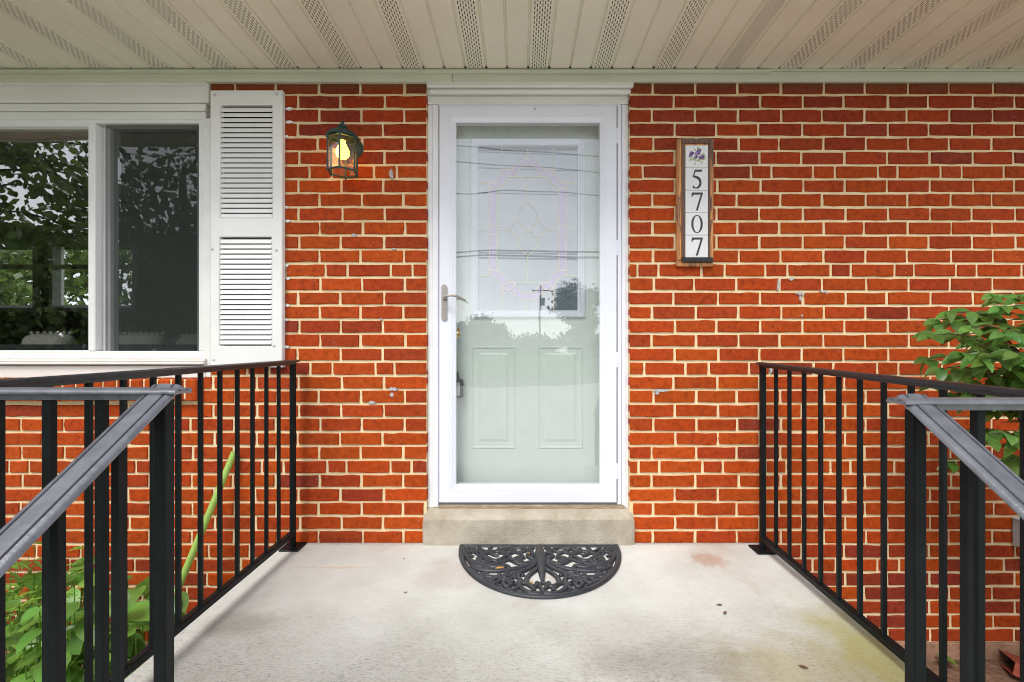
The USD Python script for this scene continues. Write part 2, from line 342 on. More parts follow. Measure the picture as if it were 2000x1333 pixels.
# porch concrete: warm white slab, broom-finished and pitted towards the street, stained, mossy at its right edge
def concrete(name, stains=True, base=((0.53, 0.53, 0.49), (0.69, 0.70, 0.66))):
    nodes = {"g": ("geometry", {}),
        "n": ("noise_texture", {"scale": 2.4, "detail": 7.0, "roughness": 0.6}),
        "r": ("rgb_ramp", {"ramp": [(0.3, base[0]), (0.68, base[1])]}),
        "ms": ("mapping", {"scale": (62.0, 190.0, 110.0)}),
        "ns": ("noise_texture", {"scale": 1.0, "detail": 7.0, "roughness": 0.82}),
        "sp": ("separate_xyz", {}),
        "b": ("bump", {"strength": 0.8, "distance": 0.004}),
        "p": ("principled_bsdf", {"roughness": 0.85, "specular_ior_level": 0.2})}
    links = [("g.position", "n.vector"), ("n.fac", "r.fac"), ("g.position", "ms.vector"), ("ms.vector", "ns.vector"), ("g.position", "sp.vector"), ("ns.fac", "b.height"), ("b.normal", "p.normal")]
    last = "r.color"
    def layer(k, fac, colour, kind="mix"):
        nonlocal last
        nodes["x" + k] = ("mix", {"mix_type": kind, "color2": colour})
        links.extend([(fac, f"x{k}.fac"), (last, f"x{k}.color1")])
        last = f"x{k}.color"
    if stains:
        # wear grows towards the steps
        nodes["wn"] = ("noise_texture", {"scale": 3.2, "detail": 4.0})
        nodes["wa"] = ("math", {"math_type": "multiply_add", "value2": -0.55, "value3": 0.0})   # noise pushes the edge
        nodes["wy"] = ("math", {"math_type": "add"})
        nodes["wr"] = ("map_range", {"from_min": -0.78, "from_max": -1.40, "to_min": 0.0, "to_max": 1.0, "clamp": True})
        links.extend([("g.position", "wn.vector"), ("wn.fac", "wa.value1"), ("sp.y", "wy.value1"), ("wa.value", "wy.value2"), ("wy.value", "wr.value")])
        nodes["pr"] = ("map_range", {"from_min": 0.535, "from_max": 0.61, "to_min": 0.0, "to_max": 0.9, "clamp": True})
        nodes["pm"] = ("math", {"math_type": "multiply"})
        links.extend([("ns.fac", "pr.value"), ("pr.result", "pm.value1"), ("wr.result", "pm.value2")])
        nodes["bw"] = ("math", {"math_type": "multiply", "value2": 0.5})
        links.append(("wr.result", "bw.value1"))
        layer("wear", "bw.value", (0.33, 0.30, 0.25))
        nodes["gm"] = ("mapping", {"scale": (30.0, 85.0, 50.0)})
        nodes["gn"] = ("noise_texture", {"scale": 1.0, "detail": 8.0, "roughness": 0.8})
        nodes["gr"] = ("map_range", {"from_min": 0.5, "from_max": 0.66, "to_min": 0.0, "to_max": 0.55, "clamp": True})
        nodes["gk"] = ("math", {"math_type": "multiply_add", "value2": 0.85, "value3": 0.15})
        nodes["gx"] = ("math", {"math_type": "multiply"})
        links.extend([("g.position", "gm.vector"), ("gm.vector", "gn.vector"), ("gn.fac", "gr.value"), ("wr.result", "gk.value1"), ("gr.result", "gx.value1"), ("gk.value", "gx.value2")])
        layer("grain", "gx.value", (0.26, 0.235, 0.20))
        layer("pit", "pm.value", (0.06, 0.052, 0.045))
        # grit and old mortar gathered along the foot of the wall
        nodes["en"] = ("noise_texture", {"scale": 34.0, "detail": 5.0, "roughness": 0.7})
        nodes["ea"] = ("math", {"math_type": "multiply_add", "value2": 0.06, "value3": -0.03})
        nodes["es"] = ("math", {"math_type": "add"})
        nodes["er"] = ("map_range", {"from_min": -0.040, "from_max": -0.012, "to_min": 0.0, "to_max": 0.8, "clamp": True})
        links.extend([("g.position", "en.vector"), ("en.fac", "ea.value1"), ("sp.y", "es.value1"), ("ea.value", "es.value2"), ("es.value", "er.value")])
        layer("edge", "er.result", (0.34, 0.31, 0.27))
        # brown weather stains
        nodes["sn"] = ("noise_texture", {"scale": 1.7, "detail": 6.0, "roughness": 0.7, "distortion": 0.6})
        nodes["sr"] = ("map_range", {"from_min": 0.56, "from_max": 0.72, "to_min": 0.0, "to_max": 0.42, "clamp": True})
        links.extend([("g.position", "sn.vector"), ("sn.fac", "sr.value")])
        layer("stain", "sr.result", (0.40, 0.29, 0.19))
        def blob(k, cx, cy, rx, ry, colour, amount, soft=0.55, freq=9.0):
            nodes["bm" + k] = ("mapping", {"location": (-cx / rx, -cy / ry, 0.0), "scale": (1 / rx, 1 / ry, 0.0)})
            nodes["bl" + k] = ("vector_math", {"math_type": "length"})
            nodes["bn" + k] = ("noise_texture", {"scale": freq, "detail": 5.0, "roughness": 0.65})
            nodes["ba" + k] = ("math", {"math_type": "multiply_add", "value2": 1.5})
            nodes["br" + k] = ("map_range", {"from_min": 1.75, "from_max": 1.75 - soft, "to_min": 0.0, "to_max": amount, "clamp": True})
            links.extend([("g.position", f"bm{k}.vector"), (f"bm{k}.vector", f"bl{k}.vector1"), ("g.position", f"bn{k}.vector"), (f"bn{k}.fac", f"ba{k}.value1"), (f"bl{k}.value", f"ba{k}.value3"), (f"ba{k}.value", f"br{k}.value")])
            layer(k, f"br{k}.result", colour)
        a = F(1695, 1250); blob("moss", a[0] - 0.02, a[1] - 0.05, 0.22, 0.34, (0.40, 0.36, 0.085), 0.72, 0.8)
        a = F(1560, 1300); blob("mossb", a[0], a[1], 0.34, 0.2, (0.40, 0.33, 0.14), 0.5, 0.7)
        a = F(1385, 1093); blob("rust", a[0], a[1], 0.085, 0.075, (0.42, 0.20, 0.11), 0.5, 0.4, 30.0)
        a = F(880, 1118); blob("ring", a[0], a[1], 0.17, 0.17, (0.42, 0.30, 0.26), 0.35, 0.5)
        a = F(470, 1215); blob("dirtl", a[0], a[1], 0.16, 0.09, (0.24, 0.19, 0.14), 0.4, 0.6)
        a = F(660, 1108); blob("rustl", a[0], a[1], 0.22, 0.012, (0.62, 0.42, 0.22), 0.4, 0.5)
        a = F(1330, 1290); blob("greyr", a[0], a[1], 0.32, 0.14, (0.20, 0.17, 0.14), 0.4, 0.7)
    links.append((last, "p.base_color"))
    mat(name, nodes, links, surface="p.BSDF")
concrete("porch_concrete")
plain("sill_concrete", (0.34, 0.29, 0.22), c2=(0.52, 0.47, 0.385), rough=0.85, scale=9, bump=0.004, bscale=140, detail=8.0, spec=0.15)

# leaves
def leaf_mat(name, c, trans=0.45, var=0.35, scale=8.0, rough=0.3):
    c = np.array(c)
    mat(name, {"g": ("geometry", {}), "n": ("noise_texture", {"scale": scale, "detail": 3.0}),
        "a": ("attribute", {"attribute": "tone"}),
        "r": ("rgb_ramp", {"ramp": [(0.25, tuple(c * (1 - var))), (0.75, tuple(c * (1 + var)))]}),
        "x": ("mix", {"mix_type": "multiply", "fac": 1.0}),
        "p": ("principled_bsdf", {"roughness": rough, "specular_ior_level": 0.45}),
        "t": ("translucent_bsdf", {}), "mx": ("mix_closure", {"fac": trans})},
        [("g.position", "n.vector"), ("n.fac", "r.fac"), ("r.color", "x.color1"), ("a.color", "x.color2"), ("x.color", "p.base_color"), ("x.color", "t.color"), ("p.BSDF", "mx.closure1"), ("t.BSDF", "mx.closure2")], surface="mx.closure")
leaf_mat("shrub_leaf", (0.11, 0.225, 0.045), scale=30.0)
leaf_mat("vine_leaf", (0.17, 0.34, 0.06), var=0.4)
leaf_mat("weed_leaf", (0.19, 0.34, 0.05))
leaf_mat("tree_leaf", (0.10, 0.155, 0.04), var=0.45, scale=1.2)
leaf_mat("far_leaf", (0.06, 0.09, 0.045), var=0.45, scale=0.6)

# panes: a transparent sheet that mirrors like glass
def pane(name, f0, tint=(0.96, 0.98, 0.97), rough=0.0, wave=0.0, frosted=None, fcol=(0.5, 0.55, 0.6)):
    nodes = {"w": ("layer_weight", {"blend": 0.5}), "pw": ("math", {"math_type": "power", "value2": 5.0}), "f": ("math", {"math_type": "multiply_add", "value2": 1.0 - f0, "value3": f0}),
             "t": ("transparent_bsdf", {"color": tint}), "g": ("glossy_bsdf", {"color": (1, 1, 1), "roughness": rough}), "mx": ("mix_closure", {})}
    links = [("w.facing", "pw.value1"), ("pw.value", "f.value1"), ("f.value", "mx.fac"), ("g.BSDF", "mx.closure2")]
    if wave:
        nodes["q"] = ("geometry", {}); nodes["n"] = ("noise_texture", {"scale": 1.6, "detail": 1.0}); nodes["b"] = ("bump", {"strength": 1.0, "distance": wave})
        links += [("q.position", "n.vector"), ("n.fac", "b.height"), ("b.normal", "g.normal")]
    if frosted is not None:
        nodes["d"] = ("principled_bsdf", {"base_color": fcol, "roughness": 0.5}); nodes["m2"] = ("mix_closure", {"fac": frosted})
        links += [("t.BSDF", "m2.closure1"), ("d.BSDF", "m2.closure2"), ("m2.closure", "mx.closure1")]
    else:
        links.append(("t.BSDF", "mx.closure1"))
    mat(name, nodes, links, surface="mx.closure")
pane("storm_glass", 0.145, tint=(0.86, 0.88, 0.87), wave=0.004)
pane("window_glass", 0.27, tint=(0.86, 0.9, 0.88), wave=0.006)
pane("window_glass_b", 0.2, tint=(0.75, 0.78, 0.77), wave=0.006)
pane("lite_glass", 0.20, wave=0.0, frosted=0.7, fcol=(0.24, 0.29, 0.33))
pane("border_glass", 0.10, frosted=0.85, fcol=(0.52, 0.40, 0.64))
pane("lantern_glass", 0.10, tint=(0.97, 0.93, 0.90))
pane("lantern_glass_glow_tint", 0.06, tint=(1.0, 0.80, 0.46))  # amber tint paints the glow of lit brick into the side panes
mat("insect_screen", {"t": ("transparent_bsdf", {"color": (1, 1, 1)}), "d": ("principled_bsdf", {"base_color": (0.022, 0.027, 0.023), "roughness": 0.8, "specular_ior_level": 0.05}),
    "g": ("geometry", {}), "m": ("mapping", {"scale": (420.0, 1.0, 420.0)}), "n": ("noise_texture", {"scale": 1.0}), "r": ("map_range", {"from_min": 0.3, "from_max": 0.7, "to_min": 0.34, "to_max": 0.56}), "mx": ("mix_closure", {})},
    [("g.position", "m.vector"), ("m.vector", "n.vector"), ("n.fac", "r.value"), ("r.result", "mx.fac"), ("t.BSDF", "mx.closure1"), ("d.BSDF", "mx.closure2")], surface="mx.closure")
mat("bulb_glow", {"e": ("emission", {"color": (1.0, 0.55, 0.075), "strength": 4.0})}, [], surface="e.emission")

# ------------------------------------------------------------------ ground, road, porch
def sheet(x0, x1, y0, y1, z, nx=2, ny=2, amp=0.0, seed=0, freq=1.0):
    xs, ys = np.linspace(x0, x1, nx), np.linspace(y0, y1, ny)
    X, Y = np.meshgrid(xs, ys)
    Z = np.full_like(X, z)
    if amp: Z = Z + amp * (meshkit.fbm(np.stack([X * freq, Y * freq, 0 * X], -1), 4, seed) - 0.5)
    v = np.stack([X, Y, Z], -1).reshape(-1, 3)
    i, j = np.meshgrid(np.arange(ny - 1), np.arange(nx - 1), indexing="ij")
    a = i * nx + j
    q = np.stack([a, a + 1, a + nx + 1, a + nx], -1).reshape(-1, 4)
    return trimesh.Trimesh(v, np.vstack([q[:, [0, 1, 2]], q[:, [0, 2, 3]]]), process=False)

GZ = -0.575
obj("ground", sheet(-600, 600, -600, 600, GZ - 0.02), "lawn", kind="structure", label="green lawn round the house")
obj("flower_bed", sheet(1.1, 4.6, -1.5, 0.06, GZ + 0.008, 60, 30, 0.05, 3, 5.0), "soil", kind="structure", label="bare reddish soil bed below the right railing")
obj("flower_bed", sheet(-9.4, -1.05, -1.5, 0.06, GZ + 0.008, 70, 30, 0.05, 4, 5.0), "soil", kind="structure", label="soil bed below the left railing")
obj("road", sheet(-600, 600, -26, -17.5, GZ - 0.012), "asphalt", kind="structure", label="grey asphalt street in front of the house")
obj("walkway", box(-2.6, 7.5, -17.4, -2.16, GZ - 0.1, GZ + 0.02, 0.006), "walk_concrete", kind="structure", label="pale concrete walk to the porch steps, widened into a drive to bounce light")  # widened into a drive so it bounces light up under the soffit

PX0, PX1, PY0 = -1.125, 1.20, -1.41
slab = box(PX0, PX1, PY0, -0.004, GZ - 0.05, -0.0, 0.006)
v = np.asarray(slab.vertices).copy()
v[:, 2] += np.where(v[:, 2] > -0.1, v[:, 1] * 0.009, 0.0)
slab.vertices = v
obj("porch_floor", slab, "porch_concrete", kind="structure", label="stained pale concrete porch slab")
for k in range(2):
    obj("porch_steps", box(-0.75, 0.80, PY0 - 0.30 * (k + 1), PY0 - 0.30 * k - 0.003, GZ - 0.05, -0.205 - 0.185 * k, 0.006), "walk_concrete", kind="structure", label="concrete porch step")

# ------------------------------------------------------------------ the house
HOUSE = thing("brick_house", "red brick house front with cream mortar, white door and louvred shutter", "house", (0, 0, GZ))
HX0, HX1, HY1 = -9.4, 4.4, 3.75
WIN_X0, WIN_X1 = -3.66, wx(412)
WIN_Z0, WIN_Z1 = wz(738), wz(166)
DOOR_X0, DOOR_X1 = wx(833), wx(1230)
TOP = 2.30
outer = sbox(HX0, GZ - 0.1, HX1, TOP)
door_hole = sbox(DOOR_X0, 0.0, DOOR_X1, wz(160))
win_hole = sbox(WIN_X0, WIN_Z0, WIN_X1, WIN_Z1 + 0.02)
wall_shape = outer.difference(door_hole).difference(win_hole)
WALL = obj("wall", extr(wall_shape, 0.0035, 0.11), "mortar", HOUSE)
FND = wz(1254)
obj("foundation", box(HX0, HX1, -0.012, 0.003, GZ - 0.1, FND, 0.004), "foundation_parging", HOUSE)

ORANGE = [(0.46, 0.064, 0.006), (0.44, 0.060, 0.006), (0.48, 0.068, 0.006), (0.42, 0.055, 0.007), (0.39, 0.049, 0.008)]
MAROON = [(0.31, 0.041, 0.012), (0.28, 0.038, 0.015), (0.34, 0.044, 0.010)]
def brick_mesh(x0, x1, z0, z1, y, depth=0.085, edge=None):
    n_long = max(2, int(round((x1 - x0) / 0.045)))
    pts = []
    j = lambda s=0.0011: NR.normal(0, s)
    for i in range(n_long): pts.append((x0 + (x1 - x0) * i / n_long + (0 if i else 0.001), z0 + j() + (0.0012 if i == 0 else 0)))
    for i in range(2): pts.append((x1 + j() - (0.001 if i == 0 else 0), z0 + (z1 - z0) * i / 2))
    for i in range(n_long): pts.append((x1 - (x1 - x0) * i / n_long, z1 + j()))
    for i in range(2): pts.append((x0 + j(), z1 - (z1 - z0) * i / 2))
    p = np.array(pts); n = len(p); c = p.mean(0)
    ins = 0.0028
    inner = p.copy()
    inner[:, 0] = np.clip(p[:, 0], x0 + ins, x1 - ins); inner[:, 1] = np.clip(p[:, 1], z0 + ins, z1 - ins)
    tilt = NR.normal(0, 0.0035)
    ty = NR.normal(0, 0.012)
    yf = lambda q: y + (q[:, 0] - c[0]) * tilt + (q[:, 1] - c[1]) * ty
    V = np.vstack([np.column_stack([inner[:, 0], yf(inner), inner[:, 1]]), np.column_stack([p[:, 0], yf(p) + 0.0032, p[:, 1]]), np.column_stack([p[:, 0], np.full(n, y + depth), p[:, 1]]), [[c[0], y, c[1]]]])
    k = np.arange(n); k1 = (k + 1) % n
    f = np.vstack([np.stack([np.full(n, 3 * n), k, k1], 1),
                   np.stack([k, n + k, n + k1], 1), np.stack([k, n + k1, k1], 1),
                   np.stack([n + k, 2 * n + k, 2 * n + k1], 1), np.stack([n + k, 2 * n + k1, n + k1], 1)])
    return trimesh.Trimesh(V, f, process=False)

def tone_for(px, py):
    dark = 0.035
    if py < 270: dark = 0.80 if px > 1200 else 0.5  # soffit shade put into the tone of the top rows
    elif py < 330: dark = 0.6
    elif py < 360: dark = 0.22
    if py > 1060: dark = 0.62  # rows below the porch floor darkened, shade painted into their tone
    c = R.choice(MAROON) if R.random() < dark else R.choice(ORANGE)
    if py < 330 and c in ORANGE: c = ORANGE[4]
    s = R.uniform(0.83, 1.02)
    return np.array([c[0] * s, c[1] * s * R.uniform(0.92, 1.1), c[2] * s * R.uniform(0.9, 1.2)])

ROW0, PITCH, MOD = 185.6, 27.43, 83.0
HALF_M = 2.5
items = []
def row_bricks(row):
    yt = ROW0 + PITCH * row + HALF_M
    yb = ROW0 + PITCH * (row + 1) - HALF_M
    if row % 7 == 5:
        per = 124.4
        x = 1506.7 - per * 44 + (31 if (row // 7) % 2 else 0)
        joints = []
        while x < 2700:
            joints += [x, x + 83.0]; x += per
        joints = [q for q in joints if q > -4000]
    else:
        base = 1484.0 if row % 2 == 0 else 1524.0
        if True:
            joints = list(np.arange(base - MOD * 66, 2700, MOD))
    # joints of the pier left of the door keep the same grid, shifted a little
    out = []
    joints = [q + R.uniform(-2.6, 2.6) for q in joints]
    for a, b in zip(joints[:-1], joints[1:]):
        out.append((a, b))
    return yt, yb, out
lo_x = CX + HX0 / 0.002463 + 8
hi_x = CX + HX1 / 0.002463 - 8
for row in range(-1, 40):
    yt, yb, bs = row_bricks(row)
    if yt < 160: yt = max(yt, 161.5)
    if yb > 1263: continue
    if yb - yt < 6: continue
    # spans free of openings
    zc = (yt + yb) / 2
    spans = [(lo_x, hi_x)]
    def cut(spans, a, b):
        o = []
        for s, e in spans:
            if b <= s or a >= e: o.append((s, e)); continue
            if a > s: o.append((s, a))
            if b < e: o.append((b, e))
        return o
    if yt < 1055: 
        if yb < 990: spans = cut(spans, 833.0, 1230.0)
        else: spans = cut(spans, 827.5, 1237.0)
    if 160 < zc < 784: spans = cut(spans, CX + WIN_X0 / 0.002463 - (2 if zc < 738 else 0), 412.0 if zc < 736 else 396.0)
    shift = -23.6
    for s, e in spans:
        left = e <= 834
        for a, b in bs:
            if left: a, b = a + (0 if False else 12.0), b + 12.0
            if b < s + 14 or a > e - 14: continue
            a2, b2 = (s if a < s + 14 else a), (e if b > e - 14 else b)
            # thin slivers beside an opening become part of the mortar
            x0 = a2 + R.uniform(2.0, 2.9) if a2 > s else s
            x1 = b2 - R.uniform(2.0, 2.9) if b2 < e else e
            if x1 - x0 < 10: continue
            items.append((x0, x1, yt + R.uniform(-0.5, 0.5), yb + R.uniform(-0.5, 0.5)))
def seen(it):
    x0, x1, yt, yb = it
    w = max(0, min(x1, 2000) - max(x0, 0)) * max(0, min(yb, 1333) - max(yt, 0))
    cx, cy = (x0 + x1) / 2, (yt + yb) / 2
    if 409 < cx < 553 and cy < 712: w *= 0.05
    if cy > 1060 and 560 < cx < 1490: w = 0
    if cx > 1780 and cy > 1000: w *= 0.6
    if cx < 400 and cy > 1060: w *= 0.4
    if cx < 520: w *= 0.75
    return w
items.sort(key=lambda t: -seen(t))
rest, rest_t = [], []
for k, it in enumerate(items):
    x0, x1, yt, yb = it
    if yt > 1063 and 640 < x0 and x1 < 1400: continue       # behind the slab
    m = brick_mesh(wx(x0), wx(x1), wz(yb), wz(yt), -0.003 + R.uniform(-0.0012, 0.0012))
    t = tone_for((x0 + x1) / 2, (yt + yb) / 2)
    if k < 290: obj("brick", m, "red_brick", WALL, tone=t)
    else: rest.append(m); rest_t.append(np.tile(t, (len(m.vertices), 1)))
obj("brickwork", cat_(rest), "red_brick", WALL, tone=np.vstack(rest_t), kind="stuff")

plain("filler_grey", (0.44, 0.44, 0.45), rough=0.8, var=0.15, scale=60)
plain("caulk_white", (0.80, 0.80, 0.80), rough=0.6, var=0.05)
def patch(px, py, w, h, m, seed):
    rr = np.random.default_rng(seed)
    a = np.linspace(0, 2 * math.pi, 26, endpoint=False)
    r = 0.35 + 0.7 * rr.random(26)
    p = Polygon([(wx(px) + w * 0.00123 * q * math.cos(t), wz(py) + h * 0.00123 * q * math.sin(t)) for t, q in zip(a, r)]).buffer(0)
    obj("paint_smear", extr(p, -0.0064, 0.002), m, WALL)
for i, (px, py, w, h) in enumerate(((692, 461, 12, 9), (764, 341, 10, 26), (768, 760, 22, 10), (766, 771, 10, 12), (727, 786, 15, 7), (1291, 763, 30, 9), (1283, 768, 10, 9), (1519, 557, 7, 26), (1545, 546, 15, 7), (1561, 574, 20, 6), (1562, 583, 5, 14),
                                    (1604, 570, 8, 5), (1613, 572, 9, 5), (1565, 617, 4, 6), (1505, 722, 8, 16), (770, 487, 8, 5), (745, 624, 7, 5))):
    patch(px, py, w, h, "filler_grey", i)
for i, (py, w) in enumerate(((214, 18), (240, 18), (268, 8), (406, 7), (433, 12), (519, 9), (545, 14), (597, 10), (625, 7), (678, 9))):
    patch(557 + w / 2, py, w, 7, "caulk_white", 100 + i)

# sloping rowlock sill of bricks on edge under the window
ROW = obj("brick_sill", box(WIN_X0, wx(394) - 0.003, -0.030, 0.06, wz(780), wz(741), 0.004), "mortar", HOUSE)
nn = int((wx(394) - WIN_X0) / 0.0645)
for k in range(nn):
    x1 = wx(394) - k * 0.0645; x0 = x1 - 0.0545
    m = box(x0, x1, -0.036 - R.uniform(0, 0.003), 0.05, wz(782), wz(742, -0.036), 0.0045)
    v = np.asarray(m.vertices).copy(); v[:, 2] += np.where(v[:, 2] > wz(760), (v[:, 1] + 0.036) * 0.12, 0) + NR.normal(0, 0.0006, len(v)); m.vertices = v
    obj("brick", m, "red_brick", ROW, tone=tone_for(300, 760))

# the other walls and the roof
obj("side_wall", [box(HX0, HX0 + 0.11, 0.12, HY1, GZ - 0.1, TOP), box(HX1 - 0.11, HX1, 0.12, HY1, GZ - 0.1, TOP), box(-0.6, HX1 - 0.12, HY1 - 0.11, HY1, GZ - 0.1, TOP)], "foundation_parging", HOUSE)
SOF_Z, SOF_Y0, SOF_Y1 = 2.258, -0.60, -0.031
ROOF = obj("roof", cat_([box(HX0 - 0.5, HX1 + 0.5, SOF_Y0 - 0.02, HY1 + 0.5, TOP + 0.03, TOP + 0.2)]), "shingles", HOUSE)
obj("fascia", box(HX0 - 0.5, HX1 + 0.5, SOF_Y0 - 0.03, SOF_Y0 - 0.001, SOF_Z - 0.012, TOP + 0.2, 0.003), "old_white_paint", ROOF)

# vented soffit: three grooved boards to a panel, the first one perforated
def soffit_panel(X0):
    P = 0.0991; gw, gd = 0.013, 0.011
    v, f = [], []
    def q4(a, b, c, d):
        o = len(v); v.extend([a, b, c, d]); f.extend([(o, o + 1, o + 2), (o, o + 2, o + 3)])
    ya, yb = SOF_Y0, SOF_Y1
    def strip(x0, x1, z0, z1, y0=ya, y1=yb): q4((x0, y0, z0), (x0, y1, z0), (x1, y1, z1), (x1, y0, z1))
    for k in range(3):
        a = X0 + k * P
        z = SOF_Z
        # V groove with a small bead
        strip(a - gw / 2, a - gw / 6, z, z + gd); strip(a - gw / 6, a + gw / 6, z + gd, z + gd); strip(a + gw / 6, a + gw / 2, z + gd, z)
        x0, x1 = a + gw / 2, a + P - gw / 2
        if k:
            strip(x0, x1, z, z)
            continue
        cols = 7; sw = 0.0037; cp = 0.0102; pitch = 0.0265; sl = 0.0165
        mid = (x0 + x1) / 2
        cxs = [mid + (i - 3) * cp for i in range(cols)]
        edge = x0
        for i, cxx in enumerate(cxs):
            strip(edge, cxx - sw / 2, z, z); edge = cxx + sw / 2
            y = yb
            off = 0.006 + (pitch / 2 if i % 2 else 0)
            t = yb - off
            last = yb
            while t - sl > ya + 0.004:
                strip(cxx - sw / 2, cxx + sw / 2, z, z, t, last)
                # the slot's own lips
                for (xa, xb) in ((cxx - sw / 2, cxx - sw / 2), (cxx + sw / 2, cxx + sw / 2)):
                    q4((xa, t - sl, z), (xa, t, z), (xa, t, z + 0.0007), (xa, t - sl, z + 0.0007))
                last = t - sl
                t -= pitch
            strip(cxx - sw / 2, cxx + sw / 2, z, z, ya, last)
        strip(edge, x1, z, z)
    return trimesh.Trimesh(np.array(v), np.array(f), process=False)
SOFF = obj("soffit", box(HX0 - 0.4, HX1 + 0.4, SOF_Y0 + 0.001, 0.1, SOF_Z + 0.022, SOF_Z + 0.03), "slot_shade", HOUSE)  # dark backing paints the attic shade seen through the slots
for k in range(-14, 12):
    obj("soffit_panel", soffit_panel(-0.2573 + 0.2973 * k), "soffit_paint", SOFF)
# J-channel and frieze board
JZ0, JZ1 = wz(141.5, -0.036), wz(134.5, -0.036)
FR = obj("frieze_board", [box(HX0, wx(883, -0.022) - 0.001, -0.022, 0.003, wz(160, -0.022), SOF_Z + 0.012, 0.002), box(wx(883, -0.022) + 0.001, HX1, -0.019, 0.003, wz(158.5, -0.022), SOF_Z + 0.012, 0.002)], "green_white_trim", HOUSE)
obj("soffit_channel", [box(HX0, wx(1507, -0.036), -0.037, -0.0225, JZ0, JZ1 - 0.002, 0.002), box(wx(1500, -0.034), HX1, -0.034, -0.0225, wz(137, -0.034), JZ1 + 0.0015, 0.002)], "green_white_trim", FR)

# ---- window
WN = obj("window", [
    # head: cove casing and two steps
    box(WIN_X0, wx(411), -0.014, 0.10, wz(203), wz(161), 0.003),
    box(WIN_X0, wx(402), -0.004, 0.10, wz(217), wz(203) - 0.0015, 0.003),
    box(WIN_X0, wx(400), 0.006, 0.10, wz(231), wz(217) - 0.0015, 0.002),
    bar((WIN_X0, -0.015, wz(168)), (wx(408), -0.015, wz(168)), 0.02, 0.014, ch=0.005),
    # right jamb
    box(wx(396), wx(411), 0.000, 0.10, wz(737), wz(231) - 0.001, 0.002),
], "old_white_paint", HOUSE, label="white picture window with sliding side sash")
fy = 0.012
XR = wx(396) - 0.001
obj("window_frame", [
    box(WIN_X0, XR, fy, 0.10, wz(247, fy) if False else wz(241, fy), wz(232, fy), 0.002),
    box(WIN_X0, XR, fy, 0.10, wz(700, fy), wz(686, fy), 0.003),
    box(wx(388, fy), XR, fy, 0.10, wz(686, fy) + 0.0005, wz(241, fy) - 0.0005, 0.002),
    box(wx(173, fy), wx(187, fy), fy - 0.004, 0.10, wz(686, fy) + 0.0005, wz(241, fy) - 0.0005, 0.003),
    box(wx(-255, fy), wx(-241, fy), fy - 0.004, 0.10, wz(686, fy) + 0.0005, wz(241, fy) - 0.0005, 0.003),
    box(WIN_X0, WIN_X0 + 0.03, fy, 0.10, wz(686, fy) + 0.0005, wz(241, fy) - 0.0005, 0.002),
], "white_vinyl", WN)
obj("window_sash", [
    rect_sweep(wx(-240, fy), wx(173, fy), wz(686, fy), wz(241, fy), [(0.0, fy + 0.002), (0.010, fy + 0.006), (0.012, fy + 0.016), (0.014, 0.036)], (1, 0.2, 0.3, 1.3)),
], "white_vinyl", WN)
# sliding sash behind its insect screen, with the grey tracks beside it
sy = 0.055
obj("window_track", [box(wx(187.5, fy), wx(201, fy), 0.052, 0.10, wz(686, fy), wz(242, fy)),
                     box(wx(203, 0.045), wx(207, 0.045), 0.040, 0.10, wz(686, fy), wz(242, fy), 0.001)], "window_track", WN)
obj("window_sash", [rect_sweep(wx(196, sy), wx(391, sy), wz(688, sy), wz(236, sy), [(0, 0.035), (0, 0.06), (0.004, 0.058), (0.016, 0.058), (0.018, 0.075)], (1.9, 0.3, 0.3, 0.8)),
                    box(wx(197, 0.05), wx(199.5, 0.05), 0.046, 0.052, wz(686, fy), wz(242, fy))], "window_track", WN)
obj("insect_screen", quad(wx(207, 0.03), wx(389, 0.03), 0.030, wz(686, 0.03), wz(242, 0.03)), "insect_screen", WN)
obj("window_pane", quad(wx(-242, fy), wx(175, fy), 0.036, wz(689, fy), wz(243, fy)), "window_glass", WN)
obj("window_pane", quad(wx(198, sy), wx(391, sy), 0.072, wz(688, sy), wz(240, sy)), "window_glass_b", WN)
obj("window_pane", quad(WIN_X0 + 0.02, wx(-250, fy), 0.05, wz(689, fy), wz(243, fy)), "window_glass_b", WN)
obj("window_sill", [
    box(WIN_X0, wx(404), -0.012, 0.10, wz(706), wz(700) - 0.001, 0.002),
    box(WIN_X0, wx(404), -0.026, 0.10, wz(712.5, -0.026), wz(707, -0.026), 0.003),
    box(WIN_X0, wx(402), -0.006, 0.10, wz(738), wz(713) - 0.004, 0.002)], "sill_white", WN)

